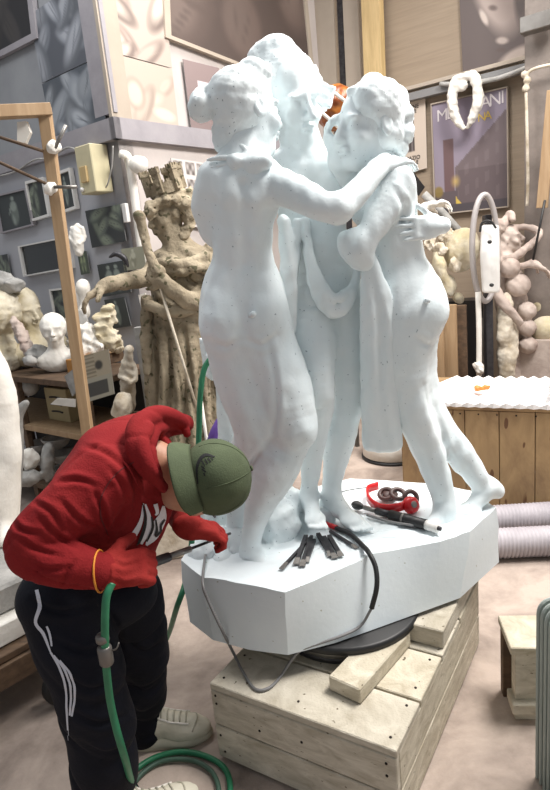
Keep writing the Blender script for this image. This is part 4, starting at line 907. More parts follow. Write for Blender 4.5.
# second shelf
b = rest(28, 424, z2); tag(lump('dark_stone_ball', [(28, 386, float(b[1]) + .1, 11, 10, .08)], M['plaster_grey'], 'dark round stone ball on the middle shelf', 'ball', None, amp=.001), None, None)
def shelf2(name, x, y, pts, m, label, cat, seed, amp=.006): return lump(name, [(x + p[0], y + p[1], float(rest(x, y, z2)[1]) + .06, p[2], p[3], .05) + tuple(p[4:]) for p in pts], m, label, cat, z2 - .002, amp=amp, seed=seed)
shelf2('torso_cast', 42, 392, [(0, -22, 6, 7), (2, -10, 6, 10, 10), (4, 0, 8, 7)], M['plaster_grey'], 'small grey torso cast on the middle shelf', 'torso', 41)
shelf2('plaster_shard', 52, 394, [(0, -6, 11, 8)], M['plaster'], 'white angular plaster shard on the middle shelf', 'shard', 42, .012)
shelf2('curved_cast', 62, 388, [(0, -20, 5, 13, 10), (2, -6, 7, 9)], M['plaster_grey'], 'pale curved arm cast standing left of the wooden post on the middle shelf', 'arm', 43)
Q = [onF(x, y, .06) for x, y in ((66, 376), (79, 365), (88, 378), (74, 396))]; tag(quad_slab('grey_card', Q, nL, .012, M['plaster_grey']), 'tilted grey card in front of the middle shelf', 'card')
Q = [onF(x, y, .1) for x, y in ((58, 398), (76, 399), (76, 407), (51, 404))]; tag(quad_slab('paper_sheet', Q, nL, .006, M['paper']), 'white sheet of paper hanging over the middle shelf edge', 'paper')
def clip_f(u, v, rs):
    C = np.ones(u.shape + (3,)) * hexc('b0a58f'); C = blob(C, u, v, .62, .28, .16, .12, 0, '3b3833', .9, .4); C = np.where(((u > .05) & (u < .5) & (np.sin(v * 80) > .2) & (v < .5))[..., None], hexc('8a806c'), C)
    C = np.where((v > .52)[..., None], hexc('a9a595'), C); return np.where(((u > .1) & (u < .85) & (v > .62) & (v < .92))[..., None], hexc('4d4c48'), C)
def onF2(x, y, o): return onF(x, y, o + .04)
poster('newspaper_clipping', [(79, 357), (108, 349), (114, 394), (88, 402)], onF2, nL, 'printed clipping with two dark pictures hanging from the top shelf', 'clipping', None, clip_f, res=(36, 44))
t = thing('cardboard_box', rest(68, 436, z2 - .2), 'tan cardboard box with dark marks on the lower shelf beside the wooden post', 'box'); bc = rest(70, 418, z2 + .0) + UP * .116 - nL * .0; box('body', bc, (.13, .08, .115), [dL, nL, UP], mat('tan_cardboard', '9a8a68', 'a5956f', 9), t)
for k in range(3): tube('mark', [bc + nL * .083 + UP * (.05 - .05 * k) + dL * (.07), bc + nL * .083 + UP * (.055 - .05 * k), bc + nL * .083 + UP * (.05 - .05 * k) - dL * .06], .006, M['ink'], t, 5, 3)
shelf2('head_cast', 34, 396, [(0, -18, 6, 8), (1, -6, 7, 6)], M['plaster'], 'small white head cast on the middle shelf behind the torso', 'head', 47, .004)
shelf2('plaster_shard', 16, 396, [(0, -8, 7, 9), (4, -2, 6, 5)], M['plaster_old'], 'cream shard at the left end of the middle shelf by the big plaster figure', 'shard', 48, .01)
# bottom shelf: bowls
bowl0 = None
for k, (x, y, r) in enumerate(((40, 446, 10), (57, 441, 13), (45, 458, 9), (64, 456, 14), (68, 470, 13))):
    bb = at(x, y, float(onF(x, y)[1]) + .16); rr = r * mpp(bb)
    if bowl0 is None:
        bowl0 = thing('grey_bowl', bb, '', 'bowl', 'stacked grey bowls on the lower shelf'); lathe('dish', [(.03, -.05), (.07, -.03), (.098, .02), (.104, .03), (.092, .022), (.062, -.02), (.01, -.035)], bb, None, M['plaster_grey'], bowl0, 24); lathe('foot_ring', [(.035, -.055), (.035, -.048)], bb, None, M['plaster_grey'], bowl0, 16); r0 = rr; o = bowl0
    else:
        o = bowl0.copy(); COL.objects.link(o); o.location = Vector([float(v) for v in bb])
        for c_ in list(bowl0.children): cc_ = c_.copy(); COL.objects.link(cc_); cc_.parent = o
    o.scale = (rr / .1,) * 3 if False else (1, 1, 1)
    o['label'] = ['small grey bowl at the left of the bowl stack', 'grey bowl topmost in the stack, next to the cardboard box', 'grey bowl under the leftmost bowl', 'grey bowl in the middle of the right bowl stack', 'grey bowl lowest in the stack, against the red hoodie'][k]
# marble offcut and foot cast low at the left
lump('marble_offcut', [(31, 461, 3.75, 7, 11, .06, -10), (28, 455, 3.75, 5, 7, .05)], M['plaster'], 'broken white marble offcut below the bowls', 'offcut', None, seed=55, amp=.008, smooth=False)
lump('plaster_block', [(28, 478, 3.7, 12, 8, .09), (48, 462, 3.8, 7, 20, .06)], M['plaster_grey'], 'grey plaster blocks standing under the bowl stack', 'block', None, seed=56, amp=.006, smooth=False)
S = Sculpt(); S.px([(10, 560, 3.2, 6), (17, 470, 3.2, 5.5), (18, 440, 3.2, 5.5), (19, 418, 3.2, 4), (24, 406, 3.2, 3)], .01); S.cone(at(17, 412, 3.2), at(26, 403, 3.2), .03, .018, .02)
tag(S.build('leg_cast', .008, M['plaster_grey'], cut=None), 'upturned grey plaster leg cast beside the big white plaster figure', 'leg')
# little standing statue and a wrapped bag between shelf and crowned statue
S = Sculpt(); yy = 3.7
S.px([(129, 408, yy, 6), (128, 388, yy, 8), (128, 368, yy, 7), (128, 356, yy, 4.5)], .03); S.pell(129, 350, yy, 4.5, 5.5, .035); S.px([(124, 364, yy, 2.5), (120, 376, yy - .03, 2.5), (128, 380, yy - .06, 2.3)], .01); S.px([(133, 364, yy, 2.5), (136, 378, yy - .03, 2.5), (130, 384, yy - .06, 2.3)], .01); S.noise(.005, 60)
tag(S.build('standing_figurine', .009, M['plaster_old'], cut=None), 'small draped plaster figurine standing left of the crowned statue', 'figurine')
p_ = at(129, 414, yy); tag(box('side_table', V(p_[0] + .06, p_[1] - .03, p_[2] / 2), (.08, .07, p_[2] / 2), axz(-.6), M['wood_dark']), 'dark wooden stand carrying the small draped figurine', 'stand')
lump('wrapped_head', [(123, 403, 3.25, 9, 11, .07), (120, 412, 3.25, 8, 6, .06)], M['plaster_old'], 'greenish wrapped plaster head just above the red hoodie', 'head', None, seed=61, amp=.006)
tag(tube('grey_tape_strip', [at(83, 386, 3.3), at(86, 402, 3.25), at(97, 500, 3.1), at(106, 600, 2.9)], .014, M['paper'], seg=6), 'white stick leaning against the wooden post near its foot', 'stick')
# ------------------------------------------------------------------ pointing frame of wood on the left
t = thing('pointing_frame', at(86, 520, 2.9) * V(1, 1, 0), 'wooden post with a top arm and tied rods standing left of the crowned statue', 'frame')
pA = at(44, 106, 2.9); pB = at(90, 450, 2.9); pC = pA + (pB - pA) * (pA[2] / (pA[2] - pB[2])); bar('post', pA, pC, .05, .05, M['wood'], t)
bar('top_arm', at(50, 110, 2.9), at(-20, 113, 2.75), .06, .05, M['wood'], t)
for a, b in (((66, 125), (55, 148)), ((43, 151), (-10, 134)), ((47, 184), (-10, 158)), ((54, 187), (77, 187))): tube('rod', [at(*a, 2.85), at(*b, 2.85)], .008, M['wood_dark'] if a[0] < 50 else M['steel'], t, 6, 1)
for x, y in ((55, 147), (52, 188)):
    S = Sculpt(); S.pell(x, y, 2.88, 6, 5, .035); S.pell(x - 3, y + 2, 2.86, 4, 4, .03); S.noise(.004, 120, 3); S.build('plaster_knot', .005, M['plaster'], t)
Q = [at(x, y, 2.85) for x, y in ((17, 122), (26, 121), (30, 132), (25, 143), (17, 142))]; bm = bmesh.new(); prism_bm(bm, Q, [p + V(0, .03, 0) for p in Q]); finish('hanging_tag', bm, M['paper'], t)
# ------------------------------------------------------------------ large plaster figure at the left edge
S = Sculpt(); yy = 2.55
S.px([(-14, 352, yy, 14), (-8, 385, yy, 20), (-8, 430, yy, 26), (-8, 480, yy, 27), (-12, 530, yy, 28), (-20, 585, yy, 34)], .04); S.px([(4, 545, yy - .1, 16), (2, 575, yy - .12, 16), (-4, 596, yy - .12, 22)], .05)
S.field(lambda X, Y, Z: .006 * np.sin(50 * X + 6 * Z) * np.clip((1.1 - Z) * 3, 0, 1)); S.noise(.004, 25)
o = S.build('plaster_figure', .011, M['plaster'], cut=lambda X, Y, Z: .48 - Z + 0 * X + 0 * Y); tag(o, 'tall smooth white plaster figure cut off by the left edge', 'statue'); zf = float(o.location[2])
# marble slab on a wooden dolly
ax = axz(math.radians(47)); t = thing('wooden_dolly', (-1.2, 2.0, 0), 'dark wooden dolly on black wheels carrying white slabs at the lower left', 'dolly')
c_ = V(-1.16, 2.12, 0); 
def dl(u, v, z): return c_ + ax[0] * u + ax[1] * v + UP * z
for v in (-.17, .1, .37): box('beam', dl(-.1, v, .2), (.55, .04, .045), ax, M['wood_dark'], t)
for v in (-.1, .1, .3): box('deck_board', dl(-.1, v, .262), (.56, .095, .014), ax, M['wood_dark'], t)
for u in (.08, -.5):
    for v in (-.25, .34):
        w_ = lathe('wheel', [(.02, -.022), (.068, -.022), (.074, -.012), (.074, .012), (.068, .022), (.02, .022)], dl(u, v, .075), [ax[0], UP, -ax[1]], M['dark'], t, 24); lathe('hub', [(.03, -.026), (.03, .026)], dl(u, v, .075), [ax[0], UP, -ax[1]], M['steel'], w_, 14)
        box('caster_bracket', dl(u, v, .145), (.03, .03, .012), ax, M['steel_dark'], w_)
bm = bmesh.new(); bm_box(bm, dl(-.1, .12, .32), (.5, .27, .042), ax, .006); tag(finish('marble_slab', bm, M['plaster'], bevel=.004), 'white marble slab lying on the wooden dolly', 'slab')
bm = bmesh.new(); bm_box(bm, dl(-.16, .16, .42), (.45, .25, .056), ax, .01); tag(finish('plaster_plinth', bm, M['plaster_grey'], bevel=.012), 'rounded grey white plinth slab under the tall plaster figure', 'plinth')
S = Sculpt(); S.ell(dl(-.25, .3, .52), (.34, .2, .07), ax, .03); S.ell(dl(.03, .34, .5), (.12, .12, .06), ax, .05); S.noise(.008, 20, 3); zc = .472; tag(S.build('draped_plaster_base', .012, M['plaster'], cut=lambda X, Y, Z: zc - Z + 0 * X + 0 * Y), 'white plaster folds spreading at the foot of the tall plaster figure', 'base')
# ------------------------------------------------------------------ crate, turntable, blocks under the marble
zc = .29
cA_, cB_ = onz(209, 683, zc), onz(396, 752, zc); ux = nrm((cB_ - cA_) * V(1, 1, 0)); uy = V(-ux[1], ux[0], 0); W_ = np.linalg.norm(cB_ - cA_); D_ = .92
if uy[1] < 0: uy = -uy
crt = thing('wooden_crate', (cA_ + ux * W_ / 2 + uy * D_ / 2) * V(1, 1, 0), 'low worn plank crate on the floor carrying the marble group', 'crate')
cx = [ux, uy, UP]
def cp(u, v, z): return V(cA_[0], cA_[1], 0) + ux * u + uy * v + UP * z
th = .025
pw = W_ / 3
for k in range(3):       # top planks run front to back... laid side by side
    pass
for k, (v0, v1) in enumerate(((0, .2), (.205, .42), (.425, .64), (.645, .92))): box('top_plank', cp(W_ / 2, (v0 + v1) / 2, zc - th / 2), (W_ / 2, (v1 - v0) / 2 - .002, th / 2), cx, M['wood_old2'] if k % 2 else M['wood_old'], crt, .003)
for z0, z1_ in ((.012, .135), (.14, zc - th)):
    box('front_board', cp(W_ / 2, .012, (z0 + z1_) / 2), (W_ / 2 - .001, .012, (z1_ - z0) / 2), cx, M['wood_old'], crt, .003); box('back_board', cp(W_ / 2, D_ - .012, (z0 + z1_) / 2), (W_ / 2 - .001, .012, (z1_ - z0) / 2), cx, M['wood_old'], crt, .003)
    box('side_board', cp(W_ - .013, D_ / 2, (z0 + z1_) / 2), (.012, D_ / 2 - .026, (z1_ - z0) / 2), cx, M['wood_old2'], crt, .003); box('side_board', cp(.013, D_ / 2, (z0 + z1_) / 2), (.012, D_ / 2 - .026, (z1_ - z0) / 2), cx, M['wood_old'], crt, .003)
for u, z in ((.02, .25), (.02, .22), (.02, .1), (.03, .04), (W_ - .03, .24), (W_ - .03, .2), (W_ - .03, .1), (W_ - .05, .05), (.18, .18), (.33, .2)):
    lathe('nail', [(.0045, 0), (.004, .003)], cp(u, .001, z) , axdir(-uy), M['nail'], crt, 8)
for u, v in ((.03, .04), (.03, .16), (W_ - .03, .04), (W_ - .03, .17), (W_ - .03, .25), (W_ - .03, .39), (W_ - .03, .5), (W_ - .2, .3), (.3, .05)):
    lathe('nail', [(.0045, 0), (.004, .003)], cp(u, v, zc - .001), None, M['nail'], crt, 8)
# block at the back right, plank piece, small wedges
o = box('timber_block', cp(W_ - .115, .68, zc + .035), (.11, .225, .034), cx, M['wood_old'], bevel=.004); tag(o, 'thick pale timber block on the rear right of the crate under the marble', 'block')
pa, pb = onz(350, 692, zc), onz(392, 645, zc); d_ = nrm(pb - pa); o = box('plank_offcut', (pa + pb) / 2 + UP * .028 - d_ * .0, (.055, np.linalg.norm(pb - pa) / 2 + .03, .026), [V(d_[1], -d_[0], 0), d_, UP], M['wood_old2'], bevel=.004); tag(o, 'short slant-ended plank lying on the crate in front of the turntable', 'plank')
# turntable
tc_ = V(.17, 1.925, 0); t = thing('turntable', tc_ + UP * zc, 'black steel turntable ring between the crate and the marble base', 'turntable')
lathe('lower_plate', [(.02, zc + .001), (.24, zc + .001), (.245, zc + .012), (.245, zc + .025), (.1, zc + .028)], tc_, None, M['steel_dark'], t, 56)
lathe('bearing', [(.2, zc + .025), (.25, zc + .027), (.25, zc + .052), (.2, zc + .054)], tc_, None, M['steel'], t, 48)
lathe('upper_ring', [(.02, zc + .05), (.26, zc + .05), (.27, zc + .056), (.27, zc + .076), (.26, zc + .08), (.02, zc + .082)], tc_, None, M['dark'], t, 56)
# ------------------------------------------------------------------ things on the marble base
zt = ZT + .002
def bz(x, y, dz=0): return onz(x, y, zt + dz)
ci = 0
left = [((312, 536), (281, 569)), ((306, 536), (296, 564)), ((311, 538), (302, 566)), ((314, 540), (306, 562))]
right = [((318, 534), (331, 556)), ((324, 537), (335, 558)), ((329, 536), (341, 556)), ((330, 531), (357, 548))]
labs_l = 'slim grey steel chisel in the left hand bundle on the marble base'; labs_r = 'slim grey steel chisel in the right hand bundle on the marble base'
for k, (a, b) in enumerate(left + right):
    pa, pb = bz(*a, .006), bz(*b, .006); d_ = nrm(pb - pa)
    lab = labs_l if k < 4 else labs_r; g = 'chisels in the left bundle' if k < 4 else 'chisels in the right bundle'
    if k == 0: lab, g = 'longest thin chisel of the left bundle, leaning out towards the front edge', None
    if k == 7: lab, g = 'single chisel lying apart right of the bundles, beside the black hose', None
    t = thing('stone_chisel', (pa + pb) / 2, lab, 'chisel', g)
    w2_ = .0055 if k in (0, 7) else .0075
    bm = bmesh.new(); ax = axdir(d_); L2 = np.linalg.norm(pb - pa)
    bm_box(bm, pa + d_ * L2 * .42, (w2_, w2_ * .8, L2 * .42), ax); finish('shaft', bm, M['steel_dark'], t, bevel=.0012)
    bm = bmesh.new(); e_ = pb - d_ * L2 * .17; prism_bm(bm, [e_ + ax[0] * w2_ + ax[1] * w2_ * .8, e_ - ax[0] * w2_ + ax[1] * w2_ * .8, e_ - ax[0] * w2_ - ax[1] * w2_ * .8, e_ + ax[0] * w2_ - ax[1] * w2_ * .8],
        [pb + ax[0] * w2_ * 1.5 + ax[1] * .001, pb - ax[0] * w2_ * 1.5 + ax[1] * .001, pb - ax[0] * w2_ * 1.5 - ax[1] * .001, pb + ax[0] * w2_ * 1.5 - ax[1] * .001]); finish('blade', bm, M['steel'], t)
# hose handpiece and its line
t = thing('air_line', bz(345, 535), 'black air hose with a red collar running off the marble base and across the crate', 'hose')
tube('nozzle', [bz(315, 519, .012), bz(323, 523, .012)], .006, M['steel_dark'], t, 10, 1); tube('red_collar', [bz(321, 522, .012), bz(337, 528, .012)], .0095, M['red'], t, 12, 1)
Pz = [bz(336, 528, .012), bz(350, 534, .012), bz(362, 545, .014), bz(369, 553, .016), onz(375, 566, .585) + V(0, -.012, 0), onz(376, 585, .535) + V(0, -.012, 0), onz(371, 606, .465) + V(.0, -.012, 0)]
Pz = [np.array(p) for p in Pz]; tube('black_hose', Pz, .0085, M['dark'], t, 10, 6)
tube('grey_cable', [Pz[-1], onz(360, 623, .405) + V(0, -.014, 0), onz(343, 632, .395) + V(0, -.016, 0), onz(318, 640, .385) + V(0, -.018, 0), onz(300, 647, .375) + V(0, -.018, 0), onz(290, 660, .33) + V(0, -.01, 0), onz(281, 676, zc + .006), onz(269, 688, zc + .006), onz(255, 689, zc + .006), onz(243, 672, zc + .006), onz(235, 656, zc + .01), at(222, 630, 1.70), at(208, 600, 1.72), at(203, 585, 1.735), bz(204, 566, .006), bz(207, 551, .006), bz(215, 541, .006), bz(226, 538, .01), bz(232, 542, .012)], .0048, M['grey'], t, 8, 6)
# die grinder
t = thing('die_grinder', bz(400, 518), 'long black and silver die grinder lying across the marble base', 'grinder')
g = lambda f: bz(352, 504, .022) * (1 - f) + bz(441, 529, .022) * f
tube('burr', [g(0), g(.04), g(.1), g(.16)], .01, M['dark'], t, 12, 3, rfun=lambda f: .006 + .012 * math.sin(math.pi * min(f * 1.1, 1)) ** 1); tube('spindle', [g(.15), g(.34)], .009, M['steel'], t, 12, 1); tube('nose', [g(.3), g(.48)], .014, M['steel_dark'], t, 14, 1)
tube('body', [g(.46), g(.85)], .019, M['dark'], t, 16, 1); tube('silver_band', [g(.6), g(.62)], .0205, M['steel'], t, 16, 1); tube('end_cap', [g(.84), g(.97)], .0175, M['white'], t, 16, 1); tube('power_pin', [g(.97), g(1.0)], .008, M['steel_dark'], t, 10, 1)
tube('lever', [g(.2) + V(-.01, -.03, -.012), g(.45) + V(-.005, -.035, -.012), g(.7) + V(0, -.024, -.006)], .005, M['grey'], t, 8, 4)
# headphones
t = thing('headphones', bz(395, 497), 'red headphones with brown black ear cushions lying on the marble base', 'headphones')
hp = [bz(412, 502, .03), bz(398, 508, .03), bz(380, 508, .03), bz(369, 500, .03), bz(368, 490, .03), bz(378, 486, .03)]
bm = bmesh.new(); P_ = spline(hp, 8); pr_ = None
for p in P_:
    r_ = [bm.verts.new(p + UP * .018 + V(0, 0, 0)), bm.verts.new(p - UP * .014)]
    if pr_: bm.faces.new((pr_[0], pr_[1], r_[1], r_[0]))
    pr_ = r_
o = finish('headband', bm, M['red'], t, smooth=True); sm = o.modifiers.new('thick', 'SOLIDIFY'); sm.thickness = .008; sm.offset = 0
dn = nrm((.35, -.85, .45)); ec = bz(411, 505, .03); lathe('ear_cup', [(.005, .022), (.02, .022), (.03, .012), (.034, -.004), (.03, -.012)], ec, axdir(dn), M['red'], t, 24); lathe('cup_badge', [(.002, .024), (.012, .024), (.014, .02)], ec, axdir(dn), M['steel'], t, 18)
M['brown'] = mat('brown_cushion', '33221f', '4b302b', 15, .45)
for x, y, dz, dd in ((411, 498, .035, (.3, -.8, .5)), (398, 494, .03, (.1, -.4, .9)), (386, 494, .028, (-.2, -.4, .9))):
    c2 = bz(x, y, dz); ax = axdir(dd); tube('ear_cushion', [c2 + ax[0] * math.cos(a) * .026 + ax[1] * math.sin(a) * .026 for a in [i * math.pi / 8 for i in range(16)]], .0095, M['brown'], t, 8, 1, closed=True)
lathe('ear_cup', [(.005, .01), (.026, .008), (.032, 0), (.028, -.012)], bz(390, 494, .025), axdir((0, -.3, 1)), M['brown'], t, 20)
tube('wire', [bz(372, 487, .01), bz(355, 489, .006), bz(340, 492, .006), bz(326, 497, .006)], .0022, M['dark'], t, 6, 6)
# cushions of marble behind: pillar with capital left of the left figure (part of the same block)
bm = bmesh.new(); pc = lambda x, y: at(x, y, 2.28)
S = Sculpt(); S.box(at(222, 364, 2.3), (.062, .06, .05), axz(.3), .003, .003); S.box(at(212, 352, 2.32), (.035, .05, .055), axz(.3), .003, .003); a_ = at(228, 380, 2.3); b_ = at(240, 510, 2.2)
S.px([(228, 375, 2.3, 13), (233, 440, 2.26, 15), (238, 520, 2.2, 17)], .01); S.noise(.0015, 60); S.build('support_pillar', .007, M['marble_rough'], grp)
# ------------------------------------------------------------------ green hoses
t = thing('green_air_hose', onz(150, 770, 0), 'green air hose from the glove coiling on the floor by the white shoe', 'hose')
tube('hose', [at(112, 583, 1.27), at(106, 600, 1.25), at(105, 640, 1.24), at(107, 675, 1.245), at(112, 710, 1.26), at(124, 755, 1.28), onz(140, 800, .03), onz(180, 830, .012), onz(225, 810, .012), onz(228, 775, .012), onz(210, 758, .012), onz(180, 752, .012), onz(150, 760, .012), onz(128, 778, .012), onz(118, 800, .012)], .0095, M['green'], t, 10, 8)
tube('hose', [onz(130, 800, .014), onz(138, 778, .014), onz(160, 762, .014), onz(190, 760, .014), onz(212, 772, .014), onz(219, 795, .014), onz(210, 815, .014)], .008, mat('grey_green_hose', '3f5a4c', rough=.5), t, 8, 8)
cl = at(105.5, 655, 1.243); lathe('clamp', [(.014, -.025), (.017, -.02), (.017, .02), (.014, .025)], cl, None, M['steel'], t, 14); tube('clamp_wire', [cl + V(.017, 0, .01), cl + V(.03, -.005, .018), cl + V(.036, 0, .03)], .002, M['steel'], t, 6, 3); lathe('clamp', [(.013, -.01), (.016, -.006), (.016, .006), (.013, .01)], cl + UP * .045, None, M['steel'], t, 14)
t = thing('green_air_hose', at(200, 430, 2.15), 'green hose arching down from the marble pillar behind the olive cap', 'hose')
tube('hose', [at(222, 359, 2.22), at(216, 356, 2.2), at(208, 362, 2.19), at(203, 374, 2.17), at(200, 400, 2.14), at(199, 430, 2.12), at(197, 480, 2.05), at(192, 540, 1.98), at(186, 580, 1.95), at(177, 607, 1.93), onz(166, 640, .012), onz(150, 655, .012), onz(135, 650, .012)], .0105, M['green'], t, 10, 8)
o = tube('pale_rod', [at(201, 400, 2.6), at(208, 450, 2.6), at(233, 690, 2.6)], .008, M['paper'], seg=6, n=1)
tag(o, 'thin pale stick behind the green hose', 'stick')
S = Sculpt(); S.px([(224, 412, 2.5, 3), (216, 432, 2.48, 6), (212, 450, 2.48, 8)], .02); tag(S.build('purple_cloth', .008, mat('purple_fabric', '5c3f8c', rough=.8)), 'purple cloth showing between the green hose and the marble pillar', 'cloth')
# ------------------------------------------------------------------ crowned stone statue
yS = 3.35
M_ = M['stone']
st = thing('crowned_statue', at(185, 470, yS) * V(1, 1, 0), 'weathered brown stone statue in robes with a crown of towers, arm outstretched', 'statue')
S = Sculpt()
hc = at(169, 214, yS); q, A = head(S, hc, (-.85, -.5, -.2), (-.05, 0, 1), .25)
S.px([(174, 236, yS, 13), (180, 252, yS, 16)], .03)
S.pell(186, 268, yS, 32, 24, .13, 0, 0, .05); S.pell(182, 292, yS, 30, 28, .13, 0, 0, .05)
S.px([(160, 262, yS - .03, 12), (150, 276, yS - .08, 10), (128, 281, yS - .2, 8.5), (106, 285, yS - .3, 7)], .03)
S.px([(207, 262, yS, 14), (209, 284, yS - .05, 13), (196, 302, yS - .18, 11), (176, 292, yS - .26, 8), (165, 282, yS - .28, 7)], .03)
hw = at(106, 286, yS - .3); hand(S, hw, (-.75, -.25, -.35), (-.1, 0, -1), 1, 1.15, (25, 25, 20)); hw = at(166, 283, yS - .28); hand(S, hw, (-.6, .0, .45), (.1, 1, 0), 1, 1.05, (50, 60, 40))
S.noise(.003, 50, 3); body_s = S.build('body', .009, M_, st)
S = Sculpt()
S.pell(186, 270, yS, 38, 24, .16, 0, 0, .04); S.pell(184, 300, yS, 34, 34, .15, 0, 0, .05)
S.px([(208, 262, yS, 17), (212, 290, yS - .03, 15), (210, 330, yS, 12)], .04)
S.px([(182, 320, yS, 34), (184, 370, yS, 36), (190, 420, yS, 38), (196, 470, yS, 39), (199, 492, yS, 38)], .05)
cxs, cys = at(186, 360, yS)[:2]
S.field(lambda X, Y, Z: .022 * np.sin(15 * np.arctan2(Y - cys, X - cxs - .02 * np.sin(Z * 6)) + 2 * np.sin(Z * 4)) * np.clip((1.35 - Z) * 2.5, 0, 1) + .010 * np.sin(60 * (Z + .75 * X) + 3 * np.sin(5 * X)) * np.clip((Z - 1.15) * 5, 0, 1))
S.noise(.003, 60, 6); robe = S.build('robe', .0095, M_, st); creases(robe, [[(165, 262), (172, 285), (190, 300)], [(178, 258), (190, 280), (212, 292)], [(150, 310), (158, 360), (160, 420)], [(166, 315), (172, 370), (176, 430)], [(182, 315), (190, 370), (196, 430)], [(200, 312), (206, 360), (212, 420)], [(158, 275), (162, 292), (180, 306)]], .016, 4)
S = Sculpt()
for k, (x0, y0, x1, y1) in enumerate(((158, 262, 205, 256), (166, 256, 214, 268), (160, 272, 205, 262), (206, 262, 218, 300))): S.px([(x0, y0, yS - .12, 4), ((x0 + x1) / 2, (y0 + y1) / 2 + 5, yS - .18, 5), (x1, y1, yS - .12, 5)], .01)
S.px([(148, 305, yS - .17, 5), (168, 312, yS - .2, 6), (198, 308, yS - .19, 6), (216, 296, yS - .12, 6)], .01); S.px([(147, 300, yS - .12, 6), (146, 340, yS - .14, 6), (148, 372, yS - .14, 4)], .01); S.px([(214, 300, yS - .08, 6), (216, 350, yS - .1, 7), (222, 400, yS - .1, 6)], .01)
S.noise(.004, 70, 4); S.build('mantle', .009, M_, st)
S = Sculpt(); S.ell(q(0, -.03, .045), (.092, .11, .08), A, .02)
for i in range(14):
    a = i / 14 * 2 * math.pi; S.ell(q(.088 * math.cos(a), -.02 + .1 * math.sin(a), .05 + .012 * math.sin(3 * a)), (.03, .03, .026), A, .01)
S.px([(190, 196, yS, 8), (192, 208, yS, 7)], .02); S.px([(186, 205, yS - .05, 8), (190, 222, yS - .03, 6), (183, 236, yS - .05, 5)], .01); S.pell(150, 210, yS - .1, 6, 10, .04)
S.noise(.006, 70, 8); S.noise(.003, 170, 9); S.build('hair', .0075, M_, st)
cr_ = bmesh.new()
def crown_pt(a, z, r=.078): return q(r * math.cos(a), -.025 + r * 1.1 * math.sin(a), z)
seg = 32
for i in range(seg):
    a0_, a1_ = 2 * math.pi * i / seg, 2 * math.pi * (i + 1) / seg; hgt_ = .155 if i % 2 else .142
    prism_bm(cr_, [crown_pt(a0_, .09), crown_pt(a1_, .09), crown_pt(a1_, .09, .062), crown_pt(a0_, .09, .062)], [crown_pt(a0_, hgt_), crown_pt(a1_, hgt_), crown_pt(a1_, hgt_, .062), crown_pt(a0_, hgt_, .062)])
crown = finish('crown', cr_, M_, st)
for i in range(6):
    a = 2 * math.pi * i / 6 + .35; c_ = crown_pt(a, .135, .078); bm = bmesh.new(); d_ = nrm(crown_pt(a, 0, 1) - crown_pt(a, 0, .5)); s2 = np.cross(A[2], d_)
    bm_box(bm, c_ + A[2] * .01, (.018, .018, .05), [d_, s2, A[2]]); bm_box(bm, c_ + A[2] * .066, (.022, .022, .009), [d_, s2, A[2]])
    for sx in (-1, 0, 1):
        for sy in (-1, 0, 1):
            if sx or sy: bm_box(bm, c_ + A[2] * .081 + d_ * .017 * sx + s2 * .017 * sy, (.0045, .0045, .008), [d_, s2, A[2]])
    bm_box(bm, c_ + d_ * .019, (.002, .005, .012), [d_, s2, A[2]]); finish('tower', bm, M_, crown)
S = Sculpt(); S.px([(140, 218, yS - .25, 5), (148, 250, yS - .26, 4.5), (155, 268, yS - .27, 6), (158, 272, yS - .27, 8)], .01); S.ball(at(139, 216, yS - .25), .03, .01); S.noise(.002, 80); S.build('torch', .008, M_, st)
tube('thin_rod', [at(158, 280, yS - .28), at(202, 425, yS - .2)], .008, M['plaster_old'], st, 6, 1)
pz_ = at(199, 490, yS); box('plinth', V(pz_[0], yS, (pz_[2]) / 2), (.3, .26, pz_[2] / 2), axz(.2), M['plaster_old'], st, .01)
for Qp, m, lab in (([(139, 295), (146, 293), (152, 322), (148, 330)], M['plaster'], 'white slab edge standing behind the crowned statue beneath its arm'),):
    Q = [at(x, y, 3.75) for x, y in Qp]; tag(quad_slab('slab', Q, V(0, -1, 0), .03, m), lab, 'slab')
p_ = at(150, 370, 3.8); o = box('white_board', V(p_[0] + .02, 3.72, .62), (.06, .03, .62), axz(-.2), M['plaster_grey']); tag(o, 'tall pale board standing left of the crowned statue, under its arm', 'board')
p_ = at(146, 272, 4.3); poster('photograph', [(121, 249), (143, 246), (146, 268), (124, 271)], onL, nL, 'pale green picture behind the stone forearm near the corner', 'photograph', lw, stand_fig('a09f8c', 'c6c5b2', '8f8e7b'), seed=77, res=(20, 22))
S = Sculpt(); S.px([(110, 257, 4.1, 1.5), (116, 254, 4.1, 2.5), (124, 258, 4.1, 3), (128, 266, 4.1, 1.5)], .01); tag(S.build('dark_hook', .008, M['steel_dark']), 'small dark curved hook on the wall above the stone forearm', 'hook')
